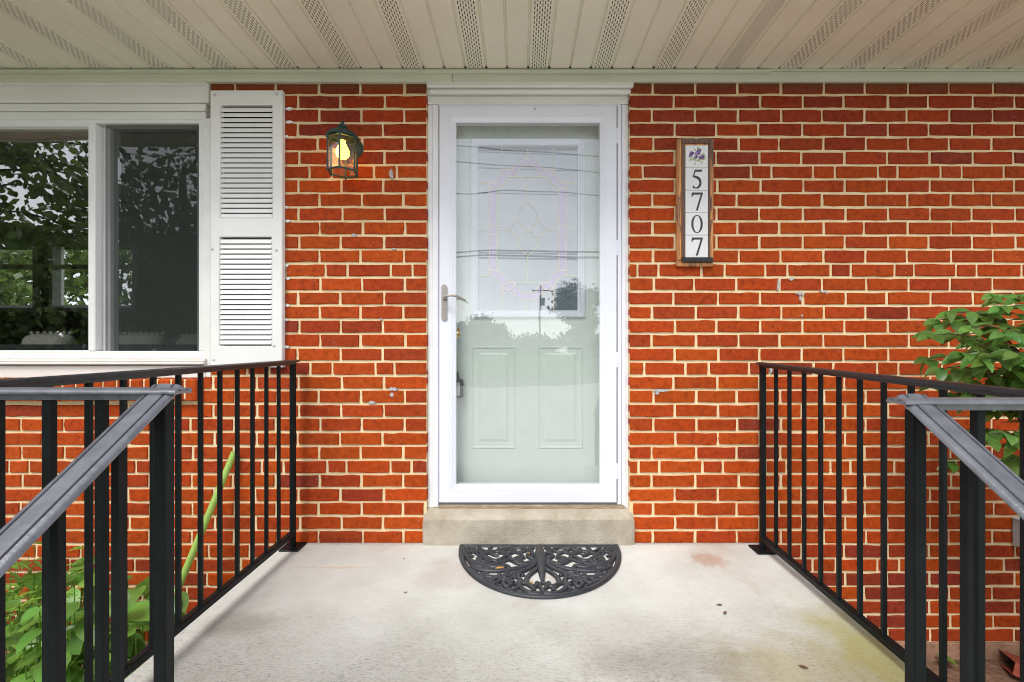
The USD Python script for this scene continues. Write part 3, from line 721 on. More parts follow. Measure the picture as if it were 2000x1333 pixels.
# ---- shutter
sh = -0.034
def shutter(cx_shift, name_label=None):
    X = lambda p: wx(p, sh) + cx_shift
    Z = lambda p: wz(p, sh)
    shape = sbox(X(410), Z(718), X(551), Z(176)).difference(sbox(X(430), Z(425), X(531), Z(205))).difference(sbox(X(428.5), Z(676), X(529.5), Z(463)))
    body = [extr(shape, sh + 0.004, -0.006),
            rect_sweep(X(410), X(551), Z(718), Z(176), [(0, sh + 0.004), (0.003, sh)]),
            extr(shape.buffer(-0.003, join_style=2), sh, sh + 0.0035),
            rect_sweep(X(428), X(533), Z(427), Z(203), [(0, sh - 0.0006), (0.002, sh - 0.0006), (0.005, sh + 0.005)]),
            rect_sweep(X(426.5), X(531.5), Z(678), Z(461), [(0, sh - 0.0006), (0.002, sh - 0.0006), (0.005, sh + 0.005)])]
    # arched bead over the upper louvres
    xs = np.linspace(-1, 1, 15)
    body.append(tube([(X(481 + 36 * t), sh - 0.0005, Z(201 - 5.0 * (math.cos(t * math.pi) + 1) / 2)) for t in xs], 0.0018, 6))
    S = obj("shutter", body, "shutter_white", HOUSE, label=name_label)
    obj("shutter_shade_sheet", box(X(412), X(549), -0.0055, -0.0045, Z(716), Z(178)), "slot_shade", S)  # added dark sheet, stands in for deep shade between the slats
    for (xa, xb, ya, yb, n) in ((430.5, 530.5, 206.5, 424.0, 22), (429, 529, 464.0, 675.0, 21.4)):
        step = 9.87
        y = ya + 1
        while y + step <= yb + 6:
            z1, z0 = Z(y + 2.4), Z(min(y + step + 0.9, yb + 1))
            # a slat slanting outwards at its foot, with a rounded lip
            prof = np.array([(sh + 0.0100, z1 + 0.0006), (sh + 0.0080, z1), (sh + 0.0018, z0 + 0.0035), (sh + 0.0010, z0 + 0.0018), (sh + 0.0016, z0 + 0.0004), (sh + 0.0040, z0), (sh + 0.0110, z1 - 0.0015)])
            n_ = len(prof)
            v = np.vstack([np.column_stack([np.full(n_, X(xa)), prof]), np.column_stack([np.full(n_, X(xb)), prof])])
            k = np.arange(n_); k1 = (k + 1) % n_
            f = np.vstack([np.stack([k, k1, n_ + k1], 1), np.stack([k, n_ + k1, n_ + k], 1)])
            obj("louver", trimesh.Trimesh(v, f, process=False), "shutter_white", S)
            y += step
    for px, py in ((419, 186), (541, 184), (414.5, 487), (540, 489.5), (417.5, 703), (535.5, 676)):
        obj("screw_cap", lathe([(0.0, 0.0035), (0.004, 0.003), (0.0075, 0.0008), (0.008, 0.0)], (X(px), sh - 0.0, Z(py)), "y", 14), "screw_grey", S, smooth=40)
    return S
shutter(0.0, "white louvred shutter beside the window")
shutter(WIN_X0 - wx(551, sh) - 0.004, "white louvred shutter at the far end of the window")

# ---- door surround
CZ = wz(162)
cy_ = 0.022
obj("door_casing", [
    box(DOOR_X0 + 0.001, wx(857, cy_), cy_, 0.15, wz(992, cy_), wz(205, cy_), 0.003),
    box(wx(1213, cy_), DOOR_X1 - 0.001, cy_, 0.15, wz(992, cy_), wz(205, cy_), 0.003),
    box(wx(845, cy_), wx(856, cy_), cy_ - 0.008, cy_ - 0.0005, wz(990, cy_), wz(206, cy_), 0.003),
    box(wx(1214, cy_), wx(1222, cy_), cy_ - 0.008, cy_ - 0.0005, wz(990, cy_), wz(206, cy_), 0.003),
], "door_trim_white", HOUSE, label="white painted door casing")
obj("door_crown", [
    box(DOOR_X0 + 0.001, DOOR_X1 - 0.001, cy_ - 0.006, 0.15, wz(205, cy_) + 0.001, wz(184), 0.003),
    box(DOOR_X0 + 0.002, DOOR_X1 - 0.002, 0.004, 0.15, wz(184) + 0.001, wz(160) , 0.003),
    bar((wx(834), -0.010, wz(169)), (wx(1236), -0.010, wz(169)), 0.026, 0.030, ch=0.006),
    bar((wx(838), -0.002, wz(180)), (wx(1232), -0.002, wz(180)), 0.020, 0.022, ch=0.007),
], "old_white_paint", HOUSE, label="old cream crown strip over the door")
obj("hallway", [box(DOOR_X0 - 0.1, DOOR_X1 + 0.1, 1.2, 1.22, 0, TOP - 0.1), box(DOOR_X0 - 0.12, DOOR_X0 - 0.1, 0.15, 1.2, 0, TOP - 0.1), box(DOOR_X1 + 0.1, DOOR_X1 + 0.12, 0.15, 1.2, 0, TOP - 0.1)], "dark_hall", HOUSE)

# ---- storm door
dy = 0.006
SX0, SX1 = wx(857.5, dy), wx(1205, dy)
SZ0, SZ1 = wz(982.5, dy), wz(206.5, dy)
GX0, GX1, GZ0, GZ1 = wx(890, dy), wx(1172, dy), wz(948, dy), wz(238, dy)
kx = ((GX0 - SX0) / 0.08, (SX1 - GX1) / 0.08, (GZ0 - SZ0) / 0.08, (SZ1 - GZ1) / 0.08)
SD = obj("storm_door", [
    rect_sweep(SX0, SX1, SZ0, SZ1, [(0.0, 0.05), (0.0, dy + 0.004), (0.004, dy), (0.050, dy), (0.051, dy + 0.0018), (0.0525, dy + 0.0018), (0.0535, dy), (0.058, dy), (0.072, dy + 0.006), (0.078, dy + 0.007), (0.080, dy + 0.010), (0.080, 0.05)], kx),
    rect_sweep(SX0, SX1, SZ0, SZ1, [(0.0, 0.05), (0.08, 0.05)], kx)], "storm_white", HOUSE, label="white full-view storm door with nickel lever handle")
obj("glass_pane", quad(GX0 - 0.004, GX1 + 0.004, 0.022, GZ0 - 0.004, GZ1 + 0.004), "storm_glass", SD)
obj("hinge_rail", [box(wx(1206.2, dy), wx(1213.5, dy), dy + 0.004, 0.05, SZ0 - 0.01, SZ1 + 0.006, 0.002),
                   box(SX0 - 0.004, wx(1213, dy), dy + 0.010, 0.05, SZ1 + 0.0035, SZ1 + 0.012, 0.001)], "storm_white", SD)
for a, b in ((207, 250), (281, 470), (499, 689), (718, 905), (938, 981)):
    obj("hinge_seam", box(wx(1204.8, dy), wx(1206.4, dy), dy + 0.002, dy + 0.006, wz(b, dy), wz(a, dy)), "seam_grey", SD)
for y in (265, 484, 703, 921):
    obj("hinge", tube([(wx(1206, dy), dy + 0.003, wz(y + 15, dy)), (wx(1206, dy), dy + 0.003, wz(y - 15, dy))], 0.004, 8), "storm_white", SD, smooth=40)
obj("door_sweep", box(SX0 + 0.002, SX1 + 0.006, dy + 0.008, 0.05, SZ0 - 0.011, SZ0 - 0.001), "seam_grey", SD)
obj("closer_screw", box(wx(1043.5, dy), wx(1045.5, dy), dy - 0.001, dy + 0.001, wz(215, dy), wz(211, dy)), "grey_plastic", SD)
# lever handle
hx, hz0, hz1 = wx(868, dy), wz(627, dy), wz(556.5, dy)
plate = LineString([(hx, hz0 + 0.0135), (hx, hz1 - 0.0135)]).buffer(0.0135, 8)
HD = obj("handle", [extr(plate, dy - 0.007, dy), extr(plate.buffer(-0.002), dy - 0.0085, dy - 0.007)], "brushed_nickel", SD)
lev = []
for t in np.linspace(0, 1, 22):
    lev.append((hx + 0.108 * t, dy - 0.044 - 0.006 * math.sin(t * math.pi), wz(584, dy) + 0.012 * math.sin(t * math.pi * 1.05 + 0.1) - 0.010 * t * t))
obj("lever", [tube(lev, np.concatenate([np.linspace(0.0072, 0.0068, 11), np.linspace(0.0068, 0.0042, 11)]), 12, squash=0.8), tube([(hx, dy - 0.004, wz(584, dy)), (hx, dy - 0.048, wz(584, dy) + 0.001)], 0.0085, 14)], "brushed_nickel", SD, smooth=50)
obj("keyhole", [extr(Point(hx, wz(604.5, dy)).buffer(0.0062, 10), dy - 0.0108, dy - 0.0086), extr(sbox(hx - 0.0035, wz(616, dy), hx + 0.0035, wz(606, dy)), dy - 0.0105, dy - 0.0086)], "brushed_nickel", SD)
obj("key_slot", extr(sbox(hx - 0.001, wz(608, dy), hx + 0.001, wz(603, dy)), dy - 0.0113, dy - 0.0109), "seam_grey", SD)

# ---- entry door behind the storm glass
ey = 0.098
X = lambda p: wx(p, ey)
Z = lambda p: wz(p, ey)
LX0, LX1, LZ0, LZ1 = X(932.5), X(1129), Z(608), Z(283)
leaf_shape = sbox(X(862), Z(978), X(1200), Z(214)).difference(sbox(LX0 - 0.002, LZ0 - 0.002, LX1 + 0.002, LZ1 + 0.002))
ED = obj("entry_door", [extr(leaf_shape, ey, ey + 0.044)], "entry_paint", HOUSE, label="pale grey-green panelled entry door with leaded glass")
obj("lite_frame", [rect_sweep(X(919), X(1142.5), Z(621), Z(270), [(0, ey), (0.001, ey - 0.010), (0.005, ey - 0.014), (0.012, ey - 0.014), (0.015, ey - 0.010), (0.022, ey - 0.010), (0.026, ey - 0.005), (0.036, ey - 0.004), (0.038, ey + 0.012)], (1, 1, 1, 1))], "lite_frame_white", ED)
for xa, xb in ((922, 1006), (1051.5, 1138)):
    obj("door_panel", [rect_sweep(X(xa), X(xb), Z(876), Z(677.5), [(0, ey - 0.0005), (0.002, ey - 0.004), (0.006, ey - 0.004), (0.010, ey + 0.004), (0.018, ey + 0.006), (0.036, ey - 0.002), (0.040, ey - 0.003), (0.042, ey - 0.0045), (0.043, ey - 0.0045)], (1, 1, 1.1, 1)),
                       quad(X(xa) + 0.043, X(xb) - 0.043, ey - 0.0045, Z(876) + 0.0473, Z(677.5) - 0.043)], "entry_paint", ED)
obj("lite_glass", quad(LX0 - 0.002, LX1 + 0.002, ey + 0.010, LZ0 - 0.002, LZ1 + 0.002), "lite_glass", ED)
gy = ey + 0.008
def Q(zx, zy):      # a point of the leaded pattern, in the enlarged drawing's units
    return (X(900 + zx / 3.508), gy, Z(260 + zy / 3.508))
def arc(cx, cy, rx, ry, a0, a1, n=12):
    return [(cx + rx * math.cos(math.radians(a)), cy - ry * math.sin(math.radians(a))) for a in np.linspace(a0, a1, n)]
def came(path, r=0.0023):
    obj("came", tube([Q(*p) for p in path], r, 6), "came", ED, smooth=60)
def mirror(path): return [(2 * 459 - x, y) for x, y in path]
def flip(path): return [(x, 2 * 660 - y) for x, y in path]
def sym4(path):
    for p in (path, mirror(path), flip(path), mirror(flip(path))): came(p)
half = [(459, 472), (430, 500), (405, 530), (392, 565), (390, 603)]
sym4(half)
came([(390, 603), (459, 660), (528, 724)]); came([(528, 603), (459, 660), (390, 724)])
sym4([(390, 603), (365, 618), (350, 645), (332, 660)])
came([(459, 296), (459, 472)]); came([(459, 848), (459, 1024)])
for p in ([(245, 660), (332, 660)], [(118, 660), (195, 660)]): came(p); came(mirror(p))
sym4([(195, 342), (195, 660)]); sym4([(245, 378), (245, 660)])
for yy in (628, 695): came([(195, yy), (245, yy)]); came(mirror([(195, yy), (245, yy)]))
outer_arc = arc(195, 248, 85, 94, -90, 0)
inner_arc = arc(190, 290, 122, 90, -62, 0) if False else arc(195, 296, 120, 84, -90, 0)
sym4(outer_arc); sym4(inner_arc)
sym4([(118, 342), (195, 342)]); sym4([(195, 378), (245, 378)])
sym4([(280, 245), (315, 296)]); sym4([(280, 245), (345, 245)]); sym4([(280, 100), (280, 245)])
came([(315, 296), (603, 296)]); came(flip([(315, 296), (603, 296)]))
ring_o, ring_i = arc(459, 290, 116, 118, 22, 158, 20), arc(459, 296, 82, 78, 0, 180, 20)
for rr in (ring_o, ring_i): came(rr); came(flip(rr))
sym4([(345, 245), (372, 296)])
came([(459, 100), (459, 172)]); came(flip([(459, 100), (459, 172)]))
def glass_piece(poly):
    p = Polygon(poly).buffer(0)
    pts = [Q(*c) for g in getattr(p, "geoms", [p]) for c in g.exterior.coords[:-1]]
    P2 = Polygon([(a, c) for a, b, c in pts])
    obj("border_glass", extr(P2, gy + 0.0002, gy + 0.0012), "border_glass", ED)
def sym_glass(poly, four=True):
    for p in ((poly, mirror(poly), flip(poly), mirror(flip(poly))) if four else (poly, flip(poly))): glass_piece(p)
sym_glass([(195, 378), (245, 378), (245, 628), (195, 628)])
for p in ([(195, 628), (245, 628), (245, 695), (195, 695)],): glass_piece(p); glass_piece(mirror(p))
sym_glass(outer_arc + [(315, 296)] + inner_arc[::-1][1:] + [(195, 378)])
sym_glass([(280, 245), (345, 245), (372, 296), (315, 296)])
sym_glass(ring_o + [(376, 296)] + ring_i[::-1] + [(542, 296)], False)
# deadbolt
obj("deadbolt", lathe([(0.0, 0.014), (0.018, 0.013), (0.024, 0.010), (0.030, 0.004), (0.034, 0.0)], (X(886), ey, Z(651)), "y", 28), "brass", ED, smooth=40)
obj("door_knob", [lathe([(0.0, 0.055), (0.016, 0.053), (0.025, 0.044), (0.026, 0.036), (0.018, 0.028), (0.012, 0.022), (0.012, 0.006), (0.030, 0.004), (0.032, 0.0)], (X(882), ey, Z(592)), "y", 28)], "brass", ED, smooth=40)
obj("threshold", box(wx(856), wx(1222), 0.012, 0.15, 0.12, wz(986.5, 0.012), 0.004), "wood_threshold", HOUSE)

# concrete door sill with a worn sloping top
sill = []
bx0, bx1 = wx(828), wx(1236.5)
prof = np.array([(-0.040, -0.02), (-0.040, 0.117), (-0.034, 0.124), (0.020, 0.160), (0.11, 0.166), (0.11, -0.02)])
xs = np.linspace(bx0, bx1, 60)
v = []
for x in xs:
    for k, (a, b) in enumerate(prof):
        n = meshkit.fbm(np.array([[x * 14, k * 3.1, 0.0]]), 3, 5)[0] - 0.5
        e = min(x - bx0, bx1 - x)
        drop = 0.012 * max(0, 1 - e / 0.03) ** 2
        v.append((x, a + 0.004 * n * (k < 4) + drop * (k < 3), b + (0.005 * n - drop) * (0 < k < 4)))
v = np.array(v); n_ = len(prof); f = []
for i in range(len(xs) - 1):
    for k in range(n_ - 1):
        a = i * n_ + k
        f += [(a, a + n_, a + n_ + 1), (a, a + n_ + 1, a + 1)]
for i in (0, len(xs) - 1):
    for k in range(1, n_ - 1): f.append((i * n_, i * n_ + k, i * n_ + k + 1))
obj("door_sill", trimesh.Trimesh(v, np.array(f), process=False), "sill_concrete", HOUSE, smooth=50)

# ---- the room behind the window
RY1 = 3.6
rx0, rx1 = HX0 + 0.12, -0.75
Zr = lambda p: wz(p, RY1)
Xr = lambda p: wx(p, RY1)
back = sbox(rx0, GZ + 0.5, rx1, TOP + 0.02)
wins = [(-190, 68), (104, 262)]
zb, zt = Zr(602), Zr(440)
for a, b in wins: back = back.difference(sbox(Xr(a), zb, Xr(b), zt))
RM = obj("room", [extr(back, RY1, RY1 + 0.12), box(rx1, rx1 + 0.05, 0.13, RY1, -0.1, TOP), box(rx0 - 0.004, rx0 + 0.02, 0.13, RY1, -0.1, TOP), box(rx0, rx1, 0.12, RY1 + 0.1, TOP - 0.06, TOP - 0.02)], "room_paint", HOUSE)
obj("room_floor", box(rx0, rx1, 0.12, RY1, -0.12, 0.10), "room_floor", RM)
for a, b in wins:
    m = (zb + zt) / 2
    obj("rear_window", [rect_sweep(Xr(a) - 0.04, Xr(b) + 0.04, zb - 0.05, zt + 0.04, [(0, RY1 - 0.001), (0.005, RY1 - 0.02), (0.05, RY1 - 0.02), (0.09, RY1 + 0.05), (0.09, RY1 + 0.09)]),
                        box(Xr(a), Xr(b), RY1 + 0.02, RY1 + 0.06, m - 0.03, m + 0.03)], "white_vinyl", RM)
# sofa and cushions by the window
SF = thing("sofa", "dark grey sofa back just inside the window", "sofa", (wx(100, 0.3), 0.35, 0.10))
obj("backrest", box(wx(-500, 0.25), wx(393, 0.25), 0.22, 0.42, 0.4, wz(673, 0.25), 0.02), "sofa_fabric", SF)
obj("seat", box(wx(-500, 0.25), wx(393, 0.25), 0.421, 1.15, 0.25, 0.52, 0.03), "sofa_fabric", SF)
for sx in (-500, 375): obj("leg", box(wx(sx, 0.3), wx(sx, 0.3) + 0.05, 0.5, 0.55, 0.10, 0.249), "twig", SF)
def cushion(name, label, x0, x1, zbot, ztop, y, m, tassels):
    C = thing(name, label, "cushion", ((x0 + x1) / 2, y, zbot))
    s = trimesh.creation.icosphere(3)
    v = np.asarray(s.vertices)
    e = 0.45
    v = np.sign(v) * np.abs(v) ** np.array([e, 0.9, e])
    v = v * np.array([(x1 - x0) / 2, 0.06, (ztop - zbot) / 2]) + np.array([(x0 + x1) / 2, y, (zbot + ztop) / 2])
    v[:, 1] += (v[:, 2] - zbot) * 0.25
    obj("cover", trimesh.Trimesh(v, s.faces, process=False), m, C, smooth=True)
    if tassels:
        for k in range(tassels):
            b = trimesh.creation.icosphere(1, 0.011)
            b.apply_translation([x0 + (x1 - x0) * (k + 0.5) / tassels, y + (ztop - zbot) * 0.25, ztop + 0.004])
            obj("pompom", b, m, C, smooth=True)
Xc = lambda p: wx(p, 0.48)
Zc = lambda p: wz(p, 0.48)
cushion("cushion", "cream cushion with rows of tufts behind the left window pane", Xc(50), Xc(138), Zc(700), Zc(652), 0.46, "cushion_cream", 7)
cushion("cushion", "cream cushion with pompom edge behind the screened sash", Xc(222), Xc(318), Zc(705), Zc(653), 0.46, "cushion_cream", 9)
cushion("cushion", "dark blue cushion between two cream cushions on the sofa", Xc(312), Xc(362), Zc(705), Zc(658), 0.53, "cushion_blue", 0)
cushion("cushion", "cream pompom cushion at the right end of the sofa", Xc(348), Xc(420), Zc(705), Zc(657), 0.46, "cushion_cream", 8)

# ------------------------------------------------------------------ wall lantern
LC = W(690, 292, 0)
lb = W(668.5, 305, -0.139)
LT = thing("wall_lantern", "lit dark green hexagonal coach lantern on the brick beside the door", "lantern", (LC[0], -0.005, LC[2]))
obj("backplate", lathe([(0.0, 0.022), (0.02, 0.02), (0.035, 0.014), (0.046, 0.006), (0.05, 0.0)], (LC[0], -0.004, LC[2]), "y", 28), "verdigris_metal", LT, smooth=40)
cxl, cyl = float(lb[0]), -0.135
zt_, zb_ = wz(270, -0.135), wz(337, -0.135)
arm = [(LC[0], -0.02, LC[2]), (LC[0], -0.045, LC[2] + 0.035), (cxl + 0.0, -0.085, zt_ + 0.03), (cxl, cyl, zt_ + 0.024)]
obj("arm", tube(np.array([np.array([(1 - t) ** 3, 3 * t * (1 - t) ** 2, 3 * t * t * (1 - t), t ** 3]) @ np.array(arm) for t in np.linspace(0, 1, 14)]), 0.0075, 8), "verdigris_metal", LT, smooth=60)
HEX = [math.radians(-140 + 60 * k) for k in range(6)]
rb, rt_ = 0.066, 0.064
def hexring(r, z): return [(cxl + r * math.cos(a), cyl + r * math.sin(a), z) for a in HEX]
def hexloop(r, z, w):
    pts = hexring(r, z)
    return [bar(pts[k], pts[(k + 1) % 6], w, w, ch=w * 0.2) for k in range(6)]
dome_prof = []
obj("roof_cap", [lathe([(0.068, zt_ - 0.004), (0.072, zt_), (0.070, zt_ + 0.006), (0.060, zt_ + 0.018), (0.044, zt_ + 0.027), (0.026, zt_ + 0.031), (0.0, zt_ + 0.032)], (cxl, cyl, 0), "z", 6 * 4)] + hexloop(rt_, zt_ - 0.004, 0.009), "verdigris_metal", LT, smooth=35)
obj("finial", lathe([(0.014, zt_ + 0.031), (0.018, zt_ + 0.034), (0.013, zt_ + 0.038), (0.021, zt_ + 0.046), (0.022, zt_ + 0.050), (0.014, zt_ + 0.060), (0.007, zt_ + 0.066), (0.005, zt_ + 0.070), (0.008, zt_ + 0.074), (0.0, zt_ + 0.079)], (cxl, cyl, 0), "z", 18), "verdigris_metal", LT, smooth=40)
top_, bot_ = hexring(rt_, zt_ - 0.006), hexring(rb, zb_)
obj("bottom_ring", hexloop(rb, zb_, 0.0075), "verdigris_metal", LT)
for k in range(6):
    obj("cage_bar", [bar(bot_[k], top_[k], 0.008, 0.008, up=(math.cos(HEX[k]), math.sin(HEX[k]), 0), ch=0.0015), lathe([(0.0, -0.014), (0.004, -0.010), (0.004, 0.0)], (bot_[k][0], bot_[k][1], zb_ + 0.001), "z", 8)], "verdigris_metal", LT)
    k1 = (k + 1) % 6
    q = np.array([bot_[k], bot_[k1], top_[k1], top_[k]])
    c = q.mean(0); q = c + (q - c) * 0.94
    obj("pane", trimesh.Trimesh(q, [(0, 1, 2), (0, 2, 3)], process=False), "lantern_glass" if k == 0 else "lantern_glass_glow_tint", LT)
bz = zt_ + 0.006
obj("bulb_socket", lathe([(0.0, bz + 0.0007), (0.014, bz + 0.0007), (0.015, bz - 0.018), (0.0, bz - 0.018)], (cxl, cyl, 0), "z", 16), "seam_grey", LT, smooth=40)
obj("bulb", lathe([(0.0, bz - 0.018), (0.012, bz - 0.019), (0.014, bz - 0.032), (0.021, bz - 0.046), (0.0285, bz - 0.062), (0.030, bz - 0.074), (0.027, bz - 0.088), (0.017, bz - 0.098), (0.0, bz - 0.102)], (cxl, cyl, 0), "z", 24), "bulb_glow", LT, smooth=40)

# ------------------------------------------------------------------ house number plaque
py_ = -0.028
X = lambda p: wx(p, py_)
Z = lambda p: wz(p, py_)
PL = thing("house_number_plaque", "tall burnt-wood plaque of white tiles reading 5707 beside the door", "sign", (X(1359), -0.005, Z(520)))
obj("back_board", [box(X(1322.5), X(1394.5), py_ + 0.006, -0.006, Z(520), Z(270), 0.003)], "wood_orange", PL)
obj("frame_strip", box(X(1323), X(1331), py_, py_ + 0.0055, Z(508), Z(272), 0.002), "wood_orange", PL)
obj("frame_strip", box(X(1387.5), X(1394), py_, py_ + 0.0055, Z(508), Z(272), 0.002), "wood_orange", PL)
obj("frame_strip", box(X(1331.4), X(1387.1), py_ - 0.001, py_ + 0.0055, Z(280), Z(271.5), 0.002), "wood_dark", PL, label="dark burnt top strip")
obj("frame_strip", box(X(1332), X(1338.3), py_ + 0.001, py_ + 0.0058, Z(503), Z(280.5), 0.001), "wood_dark", PL, label="dark inner strip")
obj("frame_strip", box(X(1383.4), X(1387.2), py_ + 0.001, py_ + 0.0058, Z(503), Z(280.5), 0.001), "wood_dark", PL, label="dark inner strip")
obj("ledge", box(X(1331.5), X(1391), py_ - 0.012, py_ + 0.0055, Z(513), Z(504), 0.002), "char_black", PL, label="black charred ledge below the tiles")
TW, TH = X(1383) - X(1339), (Z(283.7) - Z(503.3)) / 5
def seven():
    return Polygon([(-0.40, 0.98), (0.46, 0.98), (0.46, 0.93), (0.06, -0.02), (-0.10, -0.02), (0.28, 0.86), (-0.20, 0.86), (-0.30, 0.83), (-0.38, 0.74), (-0.44, 0.74)])
def zero():
    return affinity.scale(Point(0, 0.48).buffer(1, 32), 0.45, 0.50).difference(affinity.scale(Point(0, 0.48).buffer(1, 32), 0.275, 0.455))
def five():
    s = []
    s.append(Polygon([(-0.18, 1.0), (0.33, 1.0), (0.42, 1.06), (0.36, 0.88), (-0.13, 0.88), (-0.20, 0.70), (-0.24, 0.60), (-0.34, 0.60)]))
    a = [(-0.30, 0.62), (-0.05, 0.585), (0.16, 0.49), (0.26, 0.32), (0.22, 0.14), (0.10, 0.03), (-0.06, -0.015), (-0.24, 0.02)]
    wid = [0.045, 0.07, 0.085, 0.09, 0.085, 0.06, 0.035, 0.035]
    from scipy.interpolate import CubicSpline
    t = np.linspace(0, 1, len(a)); T = np.linspace(0, 1, 40)
    cs = CubicSpline(t, np.array(a))(T); ws = np.interp(T, t, wid)
    s += [Point(*p).buffer(w, 8) for p, w in zip(cs, ws)]
    for i in range(39): s.append(unary_union([Point(*cs[i]).buffer(ws[i], 8), Point(*cs[i + 1]).buffer(ws[i + 1], 8)]).convex_hull)
    s.append(Point(-0.27, 0.045).buffer(0.075, 10))
    return unary_union(s)
for k, ch in enumerate("F5707"):
    z1 = Z(283.7) - k * TH; z0 = z1 - TH
    T = obj("tile", box(X(1339), X(1383), py_ + 0.0005, py_ + 0.0058, z0 + 0.0008, z1 - 0.0008, 0.0012), "tile_white", PL)
    cxp, czp = (X(1339) + X(1383)) / 2, z0
    if ch != "F":
        g = {"5": five, "7": seven, "0": zero}[ch]()
        s = TH * 0.79
        g = affinity.translate(affinity.scale(g, s * 0.72, s * 1.02, origin=(0, 0)), cxp + 0.001, czp + TH * 0.10)
        obj("numeral", extr(g, py_ - 0.0002, py_ + 0.0008), "numeral_black", T)
    else:
        rr = random.Random(3)
        groups = {"petal_purple": [], "petal_violet": [], "print_green": [], "print_grey": []}
        for c_, n in (("print_green", 26), ("print_grey", 12)):
            for _ in range(n):
                a, d = rr.uniform(0, 6.28), rr.uniform(0.012, 0.040)
                e = affinity.rotate(affinity.scale(Point(0, 0).buffer(1, 6), 0.008, 0.0028), math.degrees(a) + rr.uniform(-40, 40))
                groups[c_].append(affinity.translate(e, cxp + d * math.cos(a), czp + TH * 0.5 + d * 0.95 * math.sin(a)))
        for fx, fz, r_ in ((0.004, 0.016, 0.013), (-0.024, 0.014, 0.011), (0.022, -0.006, 0.012), (-0.004, -0.002, 0.010), (0.030, 0.0, 0.008), (0.012, 0.028, 0.009), (-0.03, 0.004, 0.008)):
            for q in range(5):
                a = q * 1.2566 + rr.uniform(0, 1)
                c_ = rr.choice(["petal_purple", "petal_purple", "petal_violet"])
                groups[c_].append(affinity.translate(affinity.scale(Point(0, 0).buffer(r_ * 0.5, 6), 1, 0.8), cxp + fx + 0.55 * r_ * math.cos(a), czp + TH * 0.5 + fz + 0.55 * r_ * math.sin(a)))
        for i, (c_, gs) in enumerate(groups.items()):
            obj("flower_print", extr(unary_union(gs), py_ - 0.0002 - 0.0001 * (3 - i), py_ + 0.0007), c_, T)

# ------------------------------------------------------------------ railings
CAPW = 0.045
def cap_rail(p, q, w=CAPW, channel=True):
    """A moulded handrail cap: a low crown with two grooves and rolled edges, over a flat channel."""
    p, q = np.asarray(p, float), np.asarray(q, float)
    d = q - p; ln = np.linalg.norm(d); d /= ln
    a = np.cross(d, [0, 0, 1.0]); a /= np.linalg.norm(a)
    u = np.cross(a, d)
    h = w / 2
    half = [(0.0, 0.0), (0.30 * h, -0.0003), (0.46 * h, -0.0010), (0.50 * h, -0.0058), (0.58 * h, -0.0060), (0.62 * h, -0.0012), (0.80 * h, -0.0024), (0.93 * h, -0.0045), (1.0 * h, -0.0078), (0.98 * h, -0.0105), (0.86 * h, -0.0115), (0.50 * h, -0.0110)]
    sec = [(-x, z) for x, z in half[::-1]] + half[1:]
    if channel: sec += [(0.36 * h, -0.0112), (0.36 * h, -0.0230), (-0.36 * h, -0.0230), (-0.36 * h, -0.0112)]
    sec = np.array(sec); n = len(sec)
    steps = 2
    V = np.vstack([p + d * ln * t + sec[:, :1] * a + sec[:, 1:] * u for t in np.linspace(0, 1, steps)])
    k = np.arange(n); k1 = (k + 1) % n
    f = [np.stack([k, k1, n + k1], 1), np.stack([k, n + k1, n + k], 1)]
    c = len(V)
    V = np.vstack([V, p - u * 0.006, q - u * 0.006])
    f += [np.stack([np.full(n, c), k1, k], 1), np.stack([np.full(n, c + 1), n + k, n + k1], 1)]
    return trimesh.Trimesh(V, np.vstack(f), process=False)

def sqbar(x, y, z0, z1, s, ch=0.0012):
    return box(x - s / 2, x + s / 2, y - s / 2, y + s / 2, z0, z1, ch)

